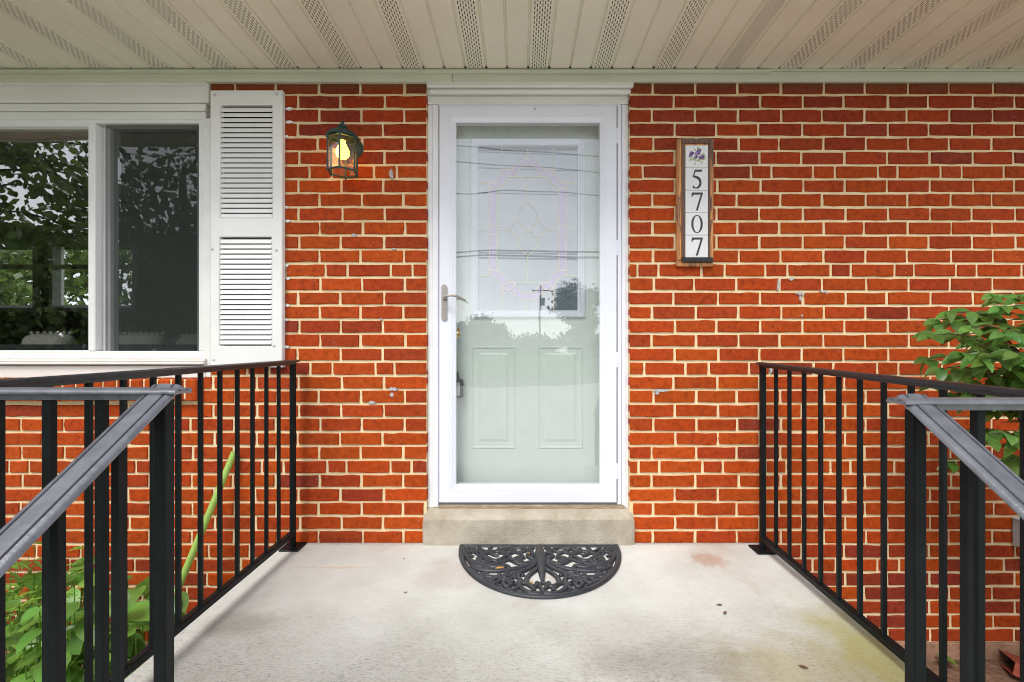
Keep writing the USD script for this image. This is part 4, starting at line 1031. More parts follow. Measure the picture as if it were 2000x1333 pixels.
def railing(side, X0, yp, ht0, ht1, hb0, hb1, Xn, label, first_gap, sp, htf):
    T = thing("railing", label, "railing", (X0, yp, 0))
    yf = -DIST + 0.8546                               # line of the front rail
    top = lambda y: ht0 + (ht1 - ht0) * (yp - y) / (yp - yf)
    bot = lambda y: hb0 + (hb1 - hb0) * (yp - y) / (yp - yf)
    fl = lambda y: y * 0.009
    ye = yp + 0.02
    obj("top_rail", cap_rail((X0, ye, top(ye)), (X0, yf - 0.022, top(yf) )), "rail_cap_paint", T, smooth=35)
    obj("bottom_rail", bar((X0, yp - 0.008, bot(yp) - 0.0125), (X0, yf, bot(yf) - 0.0125), 0.026, 0.025, ch=0.003), "black_iron_paint", T)
    P = obj("post", sqbar(X0, yp, fl(yp) + 0.008, top(yp) - 0.02, 0.0215), "black_iron_paint", T)
    obj("base_plate", box(X0 - 0.045, X0 + 0.045, yp - 0.045, yp + 0.045, fl(yp) + 0.0005, fl(yp) + 0.009, 0.002), "black_iron_paint", P)
    y = yp - first_gap
    while y > yf + 0.05:
        obj("baluster", sqbar(X0 + R.uniform(-0.0006, 0.0006), y, bot(y) - 0.001, top(y) - 0.02, 0.0128, 0.001), "black_iron_paint", T)
        y -= sp
    # front return rail and its corner post
    P = obj("post", sqbar(X0, yf, fl(yf) + 0.008, top(yf) - 0.02, 0.0235), "black_iron_paint", T)
    s = 1 if Xn > X0 else -1
    P = obj("post", sqbar(Xn, yf, -0.19, htf - 0.020, 0.0235, 0.002), "black_iron_paint", T)
    obj("front_rail", cap_rail((X0 - s * 0.022, yf, top(yf) if False else htf), (Xn + s * 0.012, yf, htf)), "worn_skylit_cap_paint", T, smooth=35)
    obj("front_bottom_rail", bar((X0, yf, hb1 - 0.0125), (Xn, yf, hb1 - 0.0125), 0.026, 0.025, ch=0.003), "black_iron_paint", T)
    n = 0
    x = Xn - s * 0.1165
    while abs(x - X0) > 0.04 and n < 8:
        obj("baluster", sqbar(x, yf, hb1 - 0.001, htf - 0.02, 0.0155, 0.0012), "black_iron_paint", T)
        x -= s * 0.098; n += 1
    # stair rail going down towards the street
    sl = 0.685
    y1 = yf - 0.80
    za = htf + 0.004
    obj("stair_rail", cap_rail((Xn, yf + 0.004, za + 0.004 * sl), (Xn, y1, za - 0.80 * sl), 0.058), "worn_skylit_cap_paint", T, smooth=35)
    obj("stair_bottom_rail", bar((Xn, yf, hb1 - 0.03), (Xn, y1, hb1 - 0.03 - 0.80 * sl), 0.022, 0.018, ch=0.002), "black_iron_paint", T)
    y = yf - 0.098
    while y > y1 + 0.05:
        dz = (yf - y) * sl
        obj("baluster", sqbar(Xn, y, hb1 - 0.03 - dz, za - 0.022 - dz, 0.0128, 0.001), "black_iron_paint", T)
        y -= 0.098
    obj("post", sqbar(Xn, y1, GZ + 0.01, za - 0.80 * sl - 0.02, 0.0235, 0.002), "black_iron_paint", T)
    # scrolled flat cap end over the newel
    e = cap_rail((Xn + s * 0.0122, yf, htf), (Xn + s * 0.037, yf, htf - 0.0005), 0.045, False)
    obj("rail_end_cap", e, "worn_skylit_cap_paint", T, smooth=35)
    return T
railing(-1, -1.060, DIST * -1 + 2.127, EYE - 0.050, EYE - 0.063, 0.079, 0.076, -0.668, "black iron railing left of the porch with stair rail", 0.125, 0.098, EYE - 0.072)
railing(1, 1.120, DIST * -1 + 2.098, EYE - 0.061, EYE - 0.094, 0.070, 0.034, 0.743, "black iron railing right of the porch with stair rail", 0.110, 0.098, EYE - 0.091)

# ------------------------------------------------------------------ door mat
MX, MW, MD = F(1053, 1068)[0], 0.372, 0.452
MY = -0.046
MT = thing("door_mat", "half-round black rubber scrollwork mat in front of the sill", "door mat", (MX, MY, 0.0))
def mpt(u, v, h=0.006):     # u across (-1..1), v away from the door (0..1)
    return (MX + u * MW, MY - v * MD, MY * 0.009 - 0.004 + h)
def ell(n, a0=0, a1=180, k=1.0): return [(k * math.cos(math.radians(t)), k * math.sin(math.radians(t))) for t in np.linspace(a0, a1, n)]
rim = [mpt(u, v, 0.006) for u, v in ell(60, 0, 180, 0.975)]
obj("rim", [tube(rim, 0.0125, 10, squash=0.65), tube([mpt(-0.985, 0.012), mpt(0.985, 0.012)], 0.011, 10, squash=0.7), tube([mpt(u, v, 0.004) for u, v in ell(60, 4, 176, 0.915)], 0.0055, 8, squash=0.8)], "dark_rubber", MT, smooth=60)
from scipy.interpolate import CubicSpline
def curve(pts, n=26):
    p = np.array(pts, float); t = np.concatenate([[0], np.cumsum(np.linalg.norm(np.diff(p, axis=0), axis=1))])
    return CubicSpline(t, p)(np.linspace(0, t[-1], n))
def spiral(cx, cy, r, a0, turns, sgn=1, n=26):
    out = []
    for t in np.linspace(0, 1, n):
        a = math.radians(a0) + sgn * turns * 2 * math.pi * t
        q = r * (1 - 0.78 * t)
        out.append((cx + q * math.cos(a), cy + q * math.sin(a) * MW / MD))
    return out
scr = []
def S(pts, r=0.0062, both=True):
    r = np.asarray(r) * 1.75
    for sgn in ((1, -1) if both else (1,)):
        scr.append(tube([mpt(sgn * u, v, 0.0065) for u, v in pts], r, 7, squash=0.85))
# central palmette
S(curve([(0, 0.02), (0, 0.30), (0, 0.60), (0, 0.74)]), np.concatenate([np.linspace(0.008, 0.017, 10), np.linspace(0.017, 0.004, 16)]), False)
S(curve([(0.02, 0.34), (0.06, 0.52), (0.16, 0.66), (0.16, 0.78), (0.09, 0.82), (0.06, 0.76)]), 0.0065)
S(curve([(0.03, 0.33), (0.12, 0.48), (0.30, 0.60), (0.50, 0.66), (0.66, 0.62)]), 0.0065)
S(curve([(0.03, 0.32), (0.16, 0.44), (0.36, 0.52), (0.60, 0.54), (0.80, 0.46)]), 0.0065)
S(curve([(0.03, 0.30), (0.14, 0.38), (0.26, 0.40), (0.32, 0.34), (0.27, 0.28), (0.22, 0.31)]), 0.006)
S(curve([(0.02, 0.22), (0.10, 0.18), (0.20, 0.08), (0.36, 0.07), (0.52, 0.12)]), 0.006)
S(curve([(0.03, 0.27), (0.10, 0.30), (0.15, 0.24), (0.11, 0.18)]), 0.006)
S(spiral(0.26, 0.34, 0.055, 10, 1.5), 0.005)
S(curve([(0.33, 0.36), (0.40, 0.22), (0.52, 0.14), (0.66, 0.20), (0.74, 0.30), (0.70, 0.40), (0.60, 0.38), (0.58, 0.32)]), 0.0065)
S(curve([(0.30, 0.16), (0.42, 0.26), (0.52, 0.34), (0.64, 0.28), (0.72, 0.18), (0.84, 0.10)]), 0.0062)
S(curve([(0.40, 0.44), (0.52, 0.47), (0.66, 0.44), (0.80, 0.36), (0.88, 0.24), (0.82, 0.15), (0.76, 0.20)]), 0.0065)
S(spiral(0.84, 0.10, 0.075, 120, 1.2, -1), 0.0055)
S(spiral(0.66, 0.33, 0.07, 200, 1.3), 0.006)
S(spiral(0.44, 0.17, 0.05, 40, 1.2, -1), 0.0055)
S(curve([(0.92, 0.22), (0.90, 0.38), (0.80, 0.54), (0.66, 0.68), (0.50, 0.78)]), 0.0055)
S(spiral(0.52, 0.72, 0.075, 300, 1.3, -1), 0.006)
S(spiral(0.37, 0.78, 0.07, 200, 1.3), 0.006)
S(curve([(0.24, 0.70), (0.27, 0.84), (0.36, 0.90), (0.45, 0.84)]), 0.006)
S(curve([(0.0, 0.92), (0.12, 0.93), (0.22, 0.86), (0.25, 0.74)]), 0.0065)
S(spiral(0.66, 0.62, 0.06, 250, 1.2, -1), 0.0055)
S(curve([(0.40, 0.44), (0.38, 0.56), (0.42, 0.66), (0.36, 0.72)]), 0.006)
S(curve([(0, 0.76), (0.035, 0.81), (0, 0.87), (-0.035, 0.81), (0, 0.76)]), 0.005, False)
S(curve([(0.58, 0.55), (0.62, 0.48), (0.70, 0.50), (0.78, 0.44)]), 0.0055)
S(curve([(0.10, 0.04), (0.16, 0.12), (0.26, 0.16), (0.32, 0.12)]), 0.0058)
S(curve([(0.60, 0.05), (0.62, 0.14), (0.56, 0.22), (0.50, 0.24)]), 0.0058)
S(curve([(0.94, 0.05), (0.92, 0.16), (0.80, 0.26)]), 0.0055)
S(curve([(0.06, 0.06), (0.10, 0.14), (0.06, 0.20), (0.02, 0.16)]), 0.0055)
S(curve([(0.20, 0.30), (0.24, 0.20), (0.32, 0.14), (0.42, 0.06)]), 0.0055)
S(curve([(0.34, 0.30), (0.44, 0.36), (0.56, 0.42), (0.70, 0.46), (0.84, 0.34), (0.93, 0.16)]), 0.006)
S(curve([(0.50, 0.08), (0.60, 0.16), (0.70, 0.12), (0.76, 0.04)]), 0.0055)
S(curve([(0.20, 0.52), (0.26, 0.62), (0.24, 0.72)]), 0.006)
S(curve([(0.10, 0.90), (0.14, 0.80), (0.22, 0.76), (0.30, 0.80)]), 0.0058)
S(curve([(0.58, 0.70), (0.66, 0.70), (0.74, 0.60), (0.84, 0.50)]), 0.0055)
S(curve([(0.30, 0.60), (0.34, 0.68), (0.46, 0.70)]), 0.0055)
for u, v in ((0.30, 0.66), (0.58, 0.33), (0.70, 0.38), (0.47, 0.60), (0.21, 0.62), (0.10, 0.25), (0.76, 0.2), (0.5, 0.45)):
    for sgn in (1, -1):
        b = trimesh.creation.icosphere(1, 0.010); b.apply_scale([1, 1, 0.7]); b.apply_translation(mpt(sgn * u, v, 0.007)); scr.append(b)
obj("scrollwork", cat_(scr), "dark_rubber", MT, smooth=60)

# dead leaves on and near the mat
def curled_leaf(p, s, ang, m, label):
    n = 7
    v, f = [], []
    for i in range(n):
        t = i / (n - 1)
        w = s * 0.22 * math.sin(math.pi * min(0.98, t * 0.92 + 0.04))
        for k in (-1, 0, 1):
            v.append((s * (t - 0.5), k * w, 0.002 + abs(k) * 0.35 * w + 0.25 * s * (t - 0.5) ** 2))
    for i in range(n - 1):
        for k in range(2):
            a = i * 3 + k
            f += [(a, a + 3, a + 4), (a, a + 4, a + 1)]
    m_ = trimesh.Trimesh(np.array(v), np.array(f), process=False)
    m_.apply_transform(trimesh.transformations.rotation_matrix(ang, [0, 0, 1]))
    m_.apply_translation(p)
    pth = "/World/" + numbered("/World", "dead_leaf")
    COUNT[("/World", "dead_leaf")] -= 1
    obj("dead_leaf", m_, m, smooth=True, label=label, cat="leaf")
def on_floor(px, py, h=0.0):
    a = F(px, py); a[2] = a[1] * 0.009 + h; return a
curled_leaf(on_floor(976, 1113, 0.006), 0.040, 0.3, "dead_leaf_orange", "orange dead leaf lying in the mat's left scrollwork")
curled_leaf(on_floor(1036, 1141, 0.004), 0.032, 1.0, "dead_leaf_orange", "orange dead leaf in the mat near its front centre")
curled_leaf(on_floor(1032, 1085, 0.008), 0.026, 2.0, "dead_leaf_orange", "small orange dead leaf in the mat near the sill")
curled_leaf(on_floor(1211, 1081, 0.002), 0.02, 0.4, "dead_leaf_brown", "curled brown leaf just right of the mat's corner")
curled_leaf(on_floor(1416, 1197, 0.002), 0.024, 0.9, "dead_leaf_brown", "torn brown leaf on the concrete toward the right railing")
curled_leaf(on_floor(1405, 1181, 0.001), 0.022, 0.1, "dead_leaf_brown", "thin dark leaf sliver beyond the torn brown leaf")
curled_leaf(on_floor(1569, 1301, 0.002), 0.026, 2.6, "dead_leaf_brown", "brown leaf on the mossy corner of the concrete")
curled_leaf(on_floor(792, 1157, 0.001), 0.014, 0.2, "dead_leaf_brown", "dark leaf crumb on the concrete left of the mat")
curled_leaf(on_floor(789, 1092, 0.001), 0.012, 1.2, "dead_leaf_brown", "dark leaf crumb near the sill's left end")

# ------------------------------------------------------------------ lock box hanging behind the storm door
kx_ = wx(889, 0.07)
KB = thing("lock_box", "small dark key lock box hanging on the entry door", "lock box", (kx_, 0.07, wz(780, 0.07)))
obj("body", [box(wx(868, 0.07), wx(905, 0.07), 0.045, 0.085, wz(777, 0.07), wz(741, 0.07), 0.006)], "dark_rubber", KB)
obj("face_plate", box(wx(872, 0.07), wx(899.5, 0.07), 0.0435, 0.046, wz(772, 0.07), wz(747, 0.07), 0.001), "box_grey", KB)
obj("shackle", tube([(wx(874, 0.07), 0.065, wz(745, 0.07)), (wx(875, 0.07), 0.065, wz(727, 0.07)), (wx(883, 0.07), 0.065, wz(719, 0.07)), (wx(893, 0.07), 0.065, wz(727, 0.07)), (wx(897, 0.07), 0.065, wz(745, 0.07))], 0.005, 8), "dark_rubber", KB, smooth=50)

# ------------------------------------------------------------------ pole, box, loose brick
pa, pb = W(458, 883, -0.03), W(345, 1157, -0.20)
dirv = (pb - pa); 
pend = pa + dirv * ((GZ + 0.02 - pa[2]) / dirv[2])
PO = thing("garden_pole", "light green hollow plastic pole leaning on the brick behind the left railing", "pole", tuple(pend))
ring = []
obj("tube", [tube([pa, pb], 0.0145, 16, caps=False), tube([pa, pa + dirv * 0.1], 0.0115, 16, caps=False), tube([pa + dirv * 0.004, pa + dirv * 0.0041], 0.0135, 16)], "pole_green", PO, smooth=50)
obj("lower_sleeve", tube([pb, pend], 0.0135, 16), "pole_copper", PO, smooth=50)

ux = wx(1974)
UB = thing("utility_box", "grey metal utility box on the brick at the right edge", "box", (ux + 0.15, -0.005, wz(1063)))
obj("housing", box(ux, ux + 0.30, -0.085, -0.006, wz(1063), wz(1012), 0.003), "box_grey", UB)
obj("lid", box(ux - 0.004, ux + 0.304, -0.089, -0.004, wz(1012) + 0.0005, wz(1012) + 0.008, 0.002), "box_grey", UB)
obj("conduit", tube([(ux + 0.2, -0.04, wz(1063)), (ux + 0.2, -0.04, GZ)], 0.013, 10), "box_grey", UB, smooth=50)

def on_ground(px, py, z=GZ + 0.01):
    d = FPX * (EYE - z) / (py - CY)
    return np.array([(px - CX) * d / FPX, d - DIST, z])
g = on_ground(1985, 1313)
b = brick_mesh(-0.1, 0.1, -0.028, 0.028, -0.045, 0.09)
b.apply_transform(trimesh.transformations.euler_matrix(0.25, 0.2, 1.1)); b.apply_translation(g + [0, 0, 0.03])
obj("loose_brick", b, "red_brick", tone=(0.30, 0.07, 0.04), label="loose red brick lying tilted on the soil under the shrub", cat="brick")

# ------------------------------------------------------------------ plants
def leaf(p, d, up, ln, wd, fold=0.25, droop=0.3, shape="ovate", n=5):
    """A leaf blade from its stalk end p along d, folded on its midrib and drooping at the tip."""
    d = np.asarray(d, float); d /= np.linalg.norm(d)
    a = np.cross(d, up); a /= np.linalg.norm(a) + 1e-9
    u = np.cross(a, d)
    v, f = [], []
    for i in range(n):
        t = i / (n - 1)
        if shape == "heart": w = wd * 0.5 * (1.0 if t < 0.25 else 1) * (math.sin(math.pi * min(1, (t * 0.86 + 0.14))) ** 0.75) * (1.12 - 0.3 * t)
        elif shape == "lance": w = wd * 0.5 * math.sin(math.pi * (0.05 + 0.93 * t)) ** 0.8
        else: w = wd * 0.5 * math.sin(math.pi * (0.04 + 0.94 * t ** 0.85)) ** 0.9
        c = np.asarray(p) + d * ln * t - u * droop * ln * t * t
        v += [c - a * w + u * w * fold, c, c + a * w + u * w * fold]
    for i in range(n - 1):
        for k in range(2):
            q = i * 3 + k
            f += [(q, q + 3, q + 4), (q, q + 4, q + 1)]
    return trimesh.Trimesh(np.array(v), np.array(f), process=False)

def bez(a, b, c, n=12):
    t = np.linspace(0, 1, n)[:, None]
    return (1 - t) ** 2 * np.asarray(a) + 2 * t * (1 - t) * np.asarray(b) + t * t * np.asarray(c)

# shrub behind the right railing
rs = random.Random(11)
base = np.array([2.30, -0.52, GZ])
SH = thing("shrub", "leafy green shrub against the brick behind the right railing", "shrub", tuple(base))
stems, leaves = [], []
def P3(px, py, z): return np.array([(px - CX) * z / FPX, z - DIST, EYE + (CY - py) * z / FPX])
tips = []
for px, py, z in ((1822, 655, 1.66), (1835, 625, 1.72), (1815, 700, 1.68), (1860, 612, 1.70), (1900, 640, 1.62), (1838, 720, 1.62), (1880, 690, 1.58), (1945, 575, 1.72), (1990, 585, 1.66), (1960, 650, 1.55),
                  (1925, 705, 1.56), (1985, 690, 1.52), (1830, 745, 1.70), (1870, 735, 1.66), (1905, 720, 1.78), (1950, 740, 1.70), (2010, 640, 1.7), (2040, 600, 1.6), (2070, 690, 1.55), (2030, 740, 1.6),
                  (1885, 840, 1.68), (1930, 850, 1.62), (1960, 900, 1.66), (1905, 905, 1.72), (1945, 800, 1.75), (1990, 860, 1.6), (2030, 820, 1.6), (1862, 905, 1.75), (1985, 790, 1.7), (1900, 775, 1.62), (1940, 770, 1.56), (1970, 760, 1.68), (2000, 745, 1.6), (1860, 770, 1.72), (1920, 680, 1.66), (1975, 720, 1.62), (1885, 620, 1.72), (1930, 610, 1.7), (1960, 600, 1.64), (1990, 640, 1.8), (1950, 690, 1.85), (1900, 670, 1.85), (1870, 655, 1.80)):
    tips.append(P3(px, py, z))
for t in tips:
    b0 = base + np.array([rs.uniform(-0.06, 0.06), rs.uniform(-0.06, 0.06), 0])
    ctrl = np.array([b0[0] * 0.55 + t[0] * 0.45 + 0.08, b0[1] * 0.5 + t[1] * 0.5, max(t[2] + 0.10, GZ + 0.6)])
    path = bez(b0, ctrl, t, 16)
    stems.append(tube(path, np.linspace(0.008, 0.0016, 16), 5))
    # side twigs with opposite leaves
    for s0 in np.linspace(0.55, 1.0, 9):
        i = min(15, int(s0 * 15)); p = path[i]
        tdir = path[min(15, i + 1)] - path[max(0, i - 1)]; tdir /= np.linalg.norm(tdir)
        for sg in (-1, 1):
            side = np.cross(tdir, [0, 0, 1]); side /= np.linalg.norm(side) + 1e-9
            dd = tdir * 0.45 + side * sg * rs.uniform(0.5, 1.0) + np.array([rs.uniform(-0.3, 0.1), rs.uniform(-0.6, 0.0), rs.uniform(-0.75, 0.1)])
            leaves.append(leaf(p + np.array([rs.uniform(-0.01, 0.01) for _ in range(3)]), dd, (rs.uniform(-0.4, 0.2), rs.uniform(-0.8, -0.1), 0.9), rs.uniform(0.052, 0.078), rs.uniform(0.030, 0.044), rs.uniform(0.1, 0.4), rs.uniform(0.1, 0.5), n=6))
    leaves.append(leaf(t, t - path[-3] + np.array([0, -0.02, -0.02]), (0, -0.5, 0.8), 0.062, 0.034, 0.2, 0.3, n=6))
obj("branch", cat_(stems), "twig", SH, smooth=60)
scored = []
for m in leaves:
    c = np.asarray(m.vertices).mean(0); d = c[1] + DIST
    px, py = CX + FPX * c[0] / d, CY - FPX * (c[2] - EYE) / d
    scored.append((0 if (px < 2010) else 1, d, m))
scored.sort(key=lambda t: (t[0], t[1]))
rest, rt2 = [], []
for k, (_, d, m) in enumerate(scored):
    t = rs.uniform(0.65, 1.45); tn = np.array([t * rs.uniform(0.85, 1.3), t, t * rs.uniform(0.8, 1.2)])
    if k < 290: obj("leaf", m, "shrub_leaf", SH, smooth=True, tone=tn)
    else: rest.append(m); rt2.append(np.tile(tn, (len(m.vertices), 1)))
if rest: obj("foliage", cat_(rest), "shrub_leaf", SH, smooth=True, tone=np.vstack(rt2), kind="stuff")

# unseen denser bush, added on the right to shade the lower bricks
rs2 = np.random.default_rng(3)
B2 = thing("shrub", "second larger shrub added out of view to shade the wall", "shrub", (3.25, -0.95, GZ))
P_ = np.array([3.3, -0.95, 0.45]) + rs2.normal(size=(3500, 3)) * np.array([0.34, 0.34, 0.42])
P_ = P_[(P_[:, 2] > GZ + 0.05) & (P_[:, 1] < -0.08) & (P_[:, 0] > 2.62)]
d_ = rs2.normal(size=P_.shape); d_[:, 2] -= 0.4; d_ /= np.linalg.norm(d_, axis=1, keepdims=True)
a_ = np.cross(d_, rs2.normal(size=P_.shape)); a_ /= np.linalg.norm(a_, axis=1, keepdims=True)
v_ = np.stack([P_, P_ + d_ * 0.03 + a_ * 0.02, P_ + d_ * 0.066, P_ + d_ * 0.03 - a_ * 0.02], 1).reshape(-1, 3)
k_ = np.arange(len(P_)) * 4
obj("branch", cat_([tube(bez((3.3, -0.95, GZ), (3.3 + q[0] * 0.3, -0.95 + q[1] * 0.3, 0.4), (3.3 + q[0], -0.95 + q[1], 0.9 + q[2])), 0.007, 5) for q in rs2.normal(size=(12, 3)) * 0.3]), "twig", B2)
obj("foliage", trimesh.Trimesh(v_, np.vstack([np.stack([k_, k_ + 1, k_ + 2], 1), np.stack([k_, k_ + 2, k_ + 3], 1)]), process=False), "shrub_leaf", B2, kind="stuff", tone=np.repeat(rs2.uniform(0.6, 1.3, (len(P_), 1)), 4, 0) * np.ones((1, 3)))

# broad-leaved vines and weeds left of the porch
def vine(px, py, z, label, n, seed, size=0.085, spread=0.20, h=0.4, m="vine_leaf"):
    rr = random.Random(seed)
    top = P3(px, py, z)
    b0 = np.array([top[0] + rr.uniform(-0.05, 0.05), top[1] + 0.03, GZ])
    T = thing("vine_plant", label, "plant", tuple(b0))
    st, lv = [], []
    for k in range(n):
        a, r = rr.uniform(0, 6.28), spread * math.sqrt(rr.random())
        tp = np.array([top[0] + r * math.cos(a), top[1] + 0.7 * r * math.sin(a), top[2] - rr.uniform(0, 1) ** 1.3 * min(h, top[2] - GZ - 0.05) - 0.3 * r])
        tp[0] = min(tp[0], -1.17)
        tp[1] = min(tp[1], -0.05)
        st.append(tube(bez(b0 + np.array([rr.uniform(-.03, .03), rr.uniform(-.03, .03), 0]), (tp[0], tp[1], (GZ + tp[2]) / 2 + 0.05), tp, 7), 0.0022, 4))
        ln = size * 0.82 * rr.uniform(0.5, 1.15)
        dd = np.array([math.cos(a) * 0.8, math.sin(a) * 0.8 - 0.45, rr.uniform(-0.5, 0.15)])
        lv.append(leaf(tp, dd, (rr.uniform(-.3, .3), rr.uniform(-0.6, 0.1), 1), ln, ln * rr.uniform(0.75, 0.95), rr.uniform(0.05, 0.3), rr.uniform(0.15, 0.5), "heart", 6))
    obj("stem", cat_(st), "weed_leaf", T, smooth=60, tone=(0.7, 0.8, 0.7))
    for q in lv:
        t = rr.uniform(0.55, 1.35)
        obj("leaf", q, m, T, smooth=True, tone=(t * rr.uniform(0.85, 1.15), t, t))
def weed(px, py, z, label, seed, n=8, h=0.5, spread=0.16):
    rr = random.Random(seed)
    top = P3(px, py, z)
    b0 = np.array([top[0], top[1], GZ])
    T = thing("weed_plant", label, "plant", tuple(b0))
    st, lv = [], []
    for k in range(n):
        tp = top + np.array([rr.uniform(-spread, spread), rr.uniform(-spread, spread) * 0.6, -rr.uniform(0, 0.22)])
        tp[0] = min(tp[0], -1.18); tp[1] = min(tp[1], -0.05)
        path = bez(b0 + np.array([rr.uniform(-.05, .05), rr.uniform(-.05, .05), 0]), (tp[0], tp[1], (GZ + tp[2]) / 2), tp, 12)
        st.append(tube(path, np.linspace(0.003, 0.001, 12), 4))
        for i in range(3, 12):
            for q in range(3):
                a = rr.uniform(0, 6.28)
                lv.append(leaf(path[i], (math.cos(a), math.sin(a), rr.uniform(-0.3, 0.6)), (0, -0.3, 1), rr.uniform(0.03, 0.062), rr.uniform(0.008, 0.014), 0.2, 0.4, "lance", 4))
    obj("stem", cat_(st), "weed_leaf", T, smooth=60, tone=(0.8, 0.9, 0.8))
    tn = np.vstack([np.tile(np.array([1.0, 1, 1]) * rr.uniform(0.6, 1.5), (len(q.vertices), 1)) for q in lv])
    obj("foliage", cat_(lv), "weed_leaf", T, smooth=True, tone=tn, kind="stuff")
vine(150, 1125, 1.55, "broad-leaved vine with wet shining leaves beneath the stair rail", 60, 21, 0.115, 0.17, 0.6)
vine(60, 1110, 1.75, "broad-leaved vine at the far left edge below the rail", 64, 22, 0.12, 0.26, 0.6)
vine(270, 1125, 1.78, "broad-leaved vine beside the left stair post", 52, 23, 0.10, 0.17, 0.5)
vine(290, 1225, 1.50, "low broad-leaved vine close against the concrete slab edge", 40, 24, 0.10, 0.13, 0.4)
vine(90, 1215, 1.45, "broad-leaved vine low under the left railing", 64, 25, 0.115, 0.25, 0.5)
vine(200, 1225, 1.62, "broad-leaved vine under the second front baluster", 50, 26, 0.10, 0.2, 0.5)
vine(365, 1185, 1.95, "small low vine at the foot of the wall by the leaning pole", 18, 27, 0.07, 0.12, 0.25)
weed(45, 1050, 1.80, "tall feathery weed at the left edge with flowering tips", 31, 22, 0.6, 0.22)
weed(170, 1140, 1.50, "bright narrow-leaved weed between the front balusters", 32, 14, 0.5, 0.1)
weed(40, 1160, 1.50, "narrow-leaved weed in front of the left edge vines", 33, 22, 0.5, 0.2)
weed(245, 1220, 1.55, "narrow-leaved weed low beside the porch slab", 34, 12, 0.4, 0.1)
g = on_ground(1848, 1305)
rr = random.Random(5)
T = thing("weed_seedling", "single green weed seedling on the soil right of the porch", "plant", tuple(g))
obj("stem", tube([g, g + [0, 0, 0.05]], 0.002, 5), "weed_leaf", T, tone=(1, 1, 1))
for k in range(4):
    a = k * 1.57 + 0.4
    obj("leaf", leaf(g + [0, 0, 0.045], (math.cos(a), math.sin(a), 0.1), (0, 0, 1), 0.04, 0.028), "weed_leaf", T, smooth=True, tone=(1, 1, 1))

# ------------------------------------------------------------------ the street side, seen mirrored in the glass; the back garden, seen through the room
def tree(name, label, x, y, h, r, trunk_h, n, size, seed, m="tree_leaf", group=None, clumps=26, zsq=0.75, lean=(0, 0), card=False):
    rr = np.random.default_rng(seed)
    z0 = GZ - 0.02
    T = thing(name, label, "tree", (x, y, z0), group=group)
    top = np.array([x + lean[0], y + lean[1], z0 + h])
    cz = z0 + trunk_h + (h - trunk_h) * 0.5
    C = np.array([x + lean[0] * 0.7, y + lean[1] * 0.7, cz])
    tr = [tube(bez((x, y, z0), (x + lean[0] * 0.2, y + lean[1] * 0.2, z0 + h * 0.5), C + [0, 0, h * 0.2], 10), np.linspace(h * 0.028, h * 0.008, 10), 9)]
    cs = []
    for k in range(clumps):
        d = rr.normal(size=3); d /= np.linalg.norm(d)
        q = C + d * np.array([r, r, (h - trunk_h) * 0.5 * zsq * 1.2]) * rr.uniform(0.45, 0.95)
        cs.append(q)
        s = np.array([x + lean[0] * 0.3, y + lean[1] * 0.3, z0 + trunk_h * rr.uniform(0.7, 1.2)])
        tr.append(tube(bez(s, (s + q) / 2 + [0, 0, 0.3], q, 8), np.linspace(h * 0.010, h * 0.002, 8), 5))
    obj("trunk", cat_(tr), "bark", T, smooth=60)
    cs = np.array(cs)
    per = n // clumps
    P = (cs[:, None] + rr.normal(size=(clumps, per, 3)) * r * 0.20 * np.array([1, 1, 0.75])).reshape(-1, 3)
    N = len(P)
    d = rr.normal(size=(N, 3)); d[:, 2] -= 0.5; d /= np.linalg.norm(d, axis=1, keepdims=True)
    u = rr.normal(size=(N, 3)); a = np.cross(d, u); a /= np.linalg.norm(a, axis=1, keepdims=True)
    s = size * rr.uniform(0.6, 1.25, (N, 1))
    v = np.stack([P, P + d * s * 0.45 + a * s * 0.42, P + d * s, P + d * s * 0.45 - a * s * 0.42], 1).reshape(-1, 3)
    k = np.arange(N) * 4
    f = np.vstack([np.stack([k, k + 1, k + 2], 1), np.stack([k, k + 2, k + 3], 1)])
    clump_t = rr.uniform(0.55, 1.4, clumps)
    tn = np.repeat(np.repeat(clump_t, per) * rr.uniform(0.7, 1.3, N), 4)
    obj("crown", trimesh.Trimesh(v, f, process=False), m, T, tone=np.stack([tn * 1.05, tn, tn], 1))
def drooping_tree(label, seed):
    rr = np.random.default_rng(seed)
    T = thing("garden_tree", label, "tree", (-10.3, -5.6, GZ - 0.02))
    wood = [tube(bez((-10.3, -5.6, GZ - 0.05), (-10.2, -5.6, 1.0), (-10.0, -5.6, 3.4), 10), np.linspace(0.14, 0.07, 10), 9)]
    lv, tn = [], []
    for k in range(30):
        a = np.array([-10.1, -5.6, rr.uniform(2.2, 4.6)])
        ang = rr.uniform(-0.45, 0.45) if k < 19 else rr.uniform(0.6, 5.7)
        ln = rr.uniform(2.3, 3.7)
        tip = a + np.array([math.cos(ang) * ln, math.sin(ang) * ln * 0.8, rr.uniform(-2.0, 0.3)])
        mid = (a + tip) / 2 + np.array([0, 0, rr.uniform(0.5, 1.1)])
        path = bez(a, mid, tip, 24)
        wood.append(tube(path, np.linspace(0.03, 0.004, 24), 5))
        for i in range(5, 24):
            for q in range(4):
                p = path[i] + rr.normal(size=3) * np.array([0.10, 0.10, 0.09])
                d = rr.normal(size=3) * 0.6 + np.array([0.3, 0, -0.8])
                L_ = rr.uniform(0.09, 0.15)
                m = leaf(p, d, rr.normal(size=3) * 0.5 + np.array([0, -0.4, 0.6]), L_, L_ * 0.95, 0.15, 0.25, "heart", 4)
                lv.append(m); tn.append(np.full((len(m.vertices), 3), rr.uniform(0.7, 1.6)))
    obj("trunk", cat_(wood), "bark", T, smooth=60)
    obj("crown", cat_(lv), "tree_leaf", T, smooth=True, tone=np.vstack(tn))
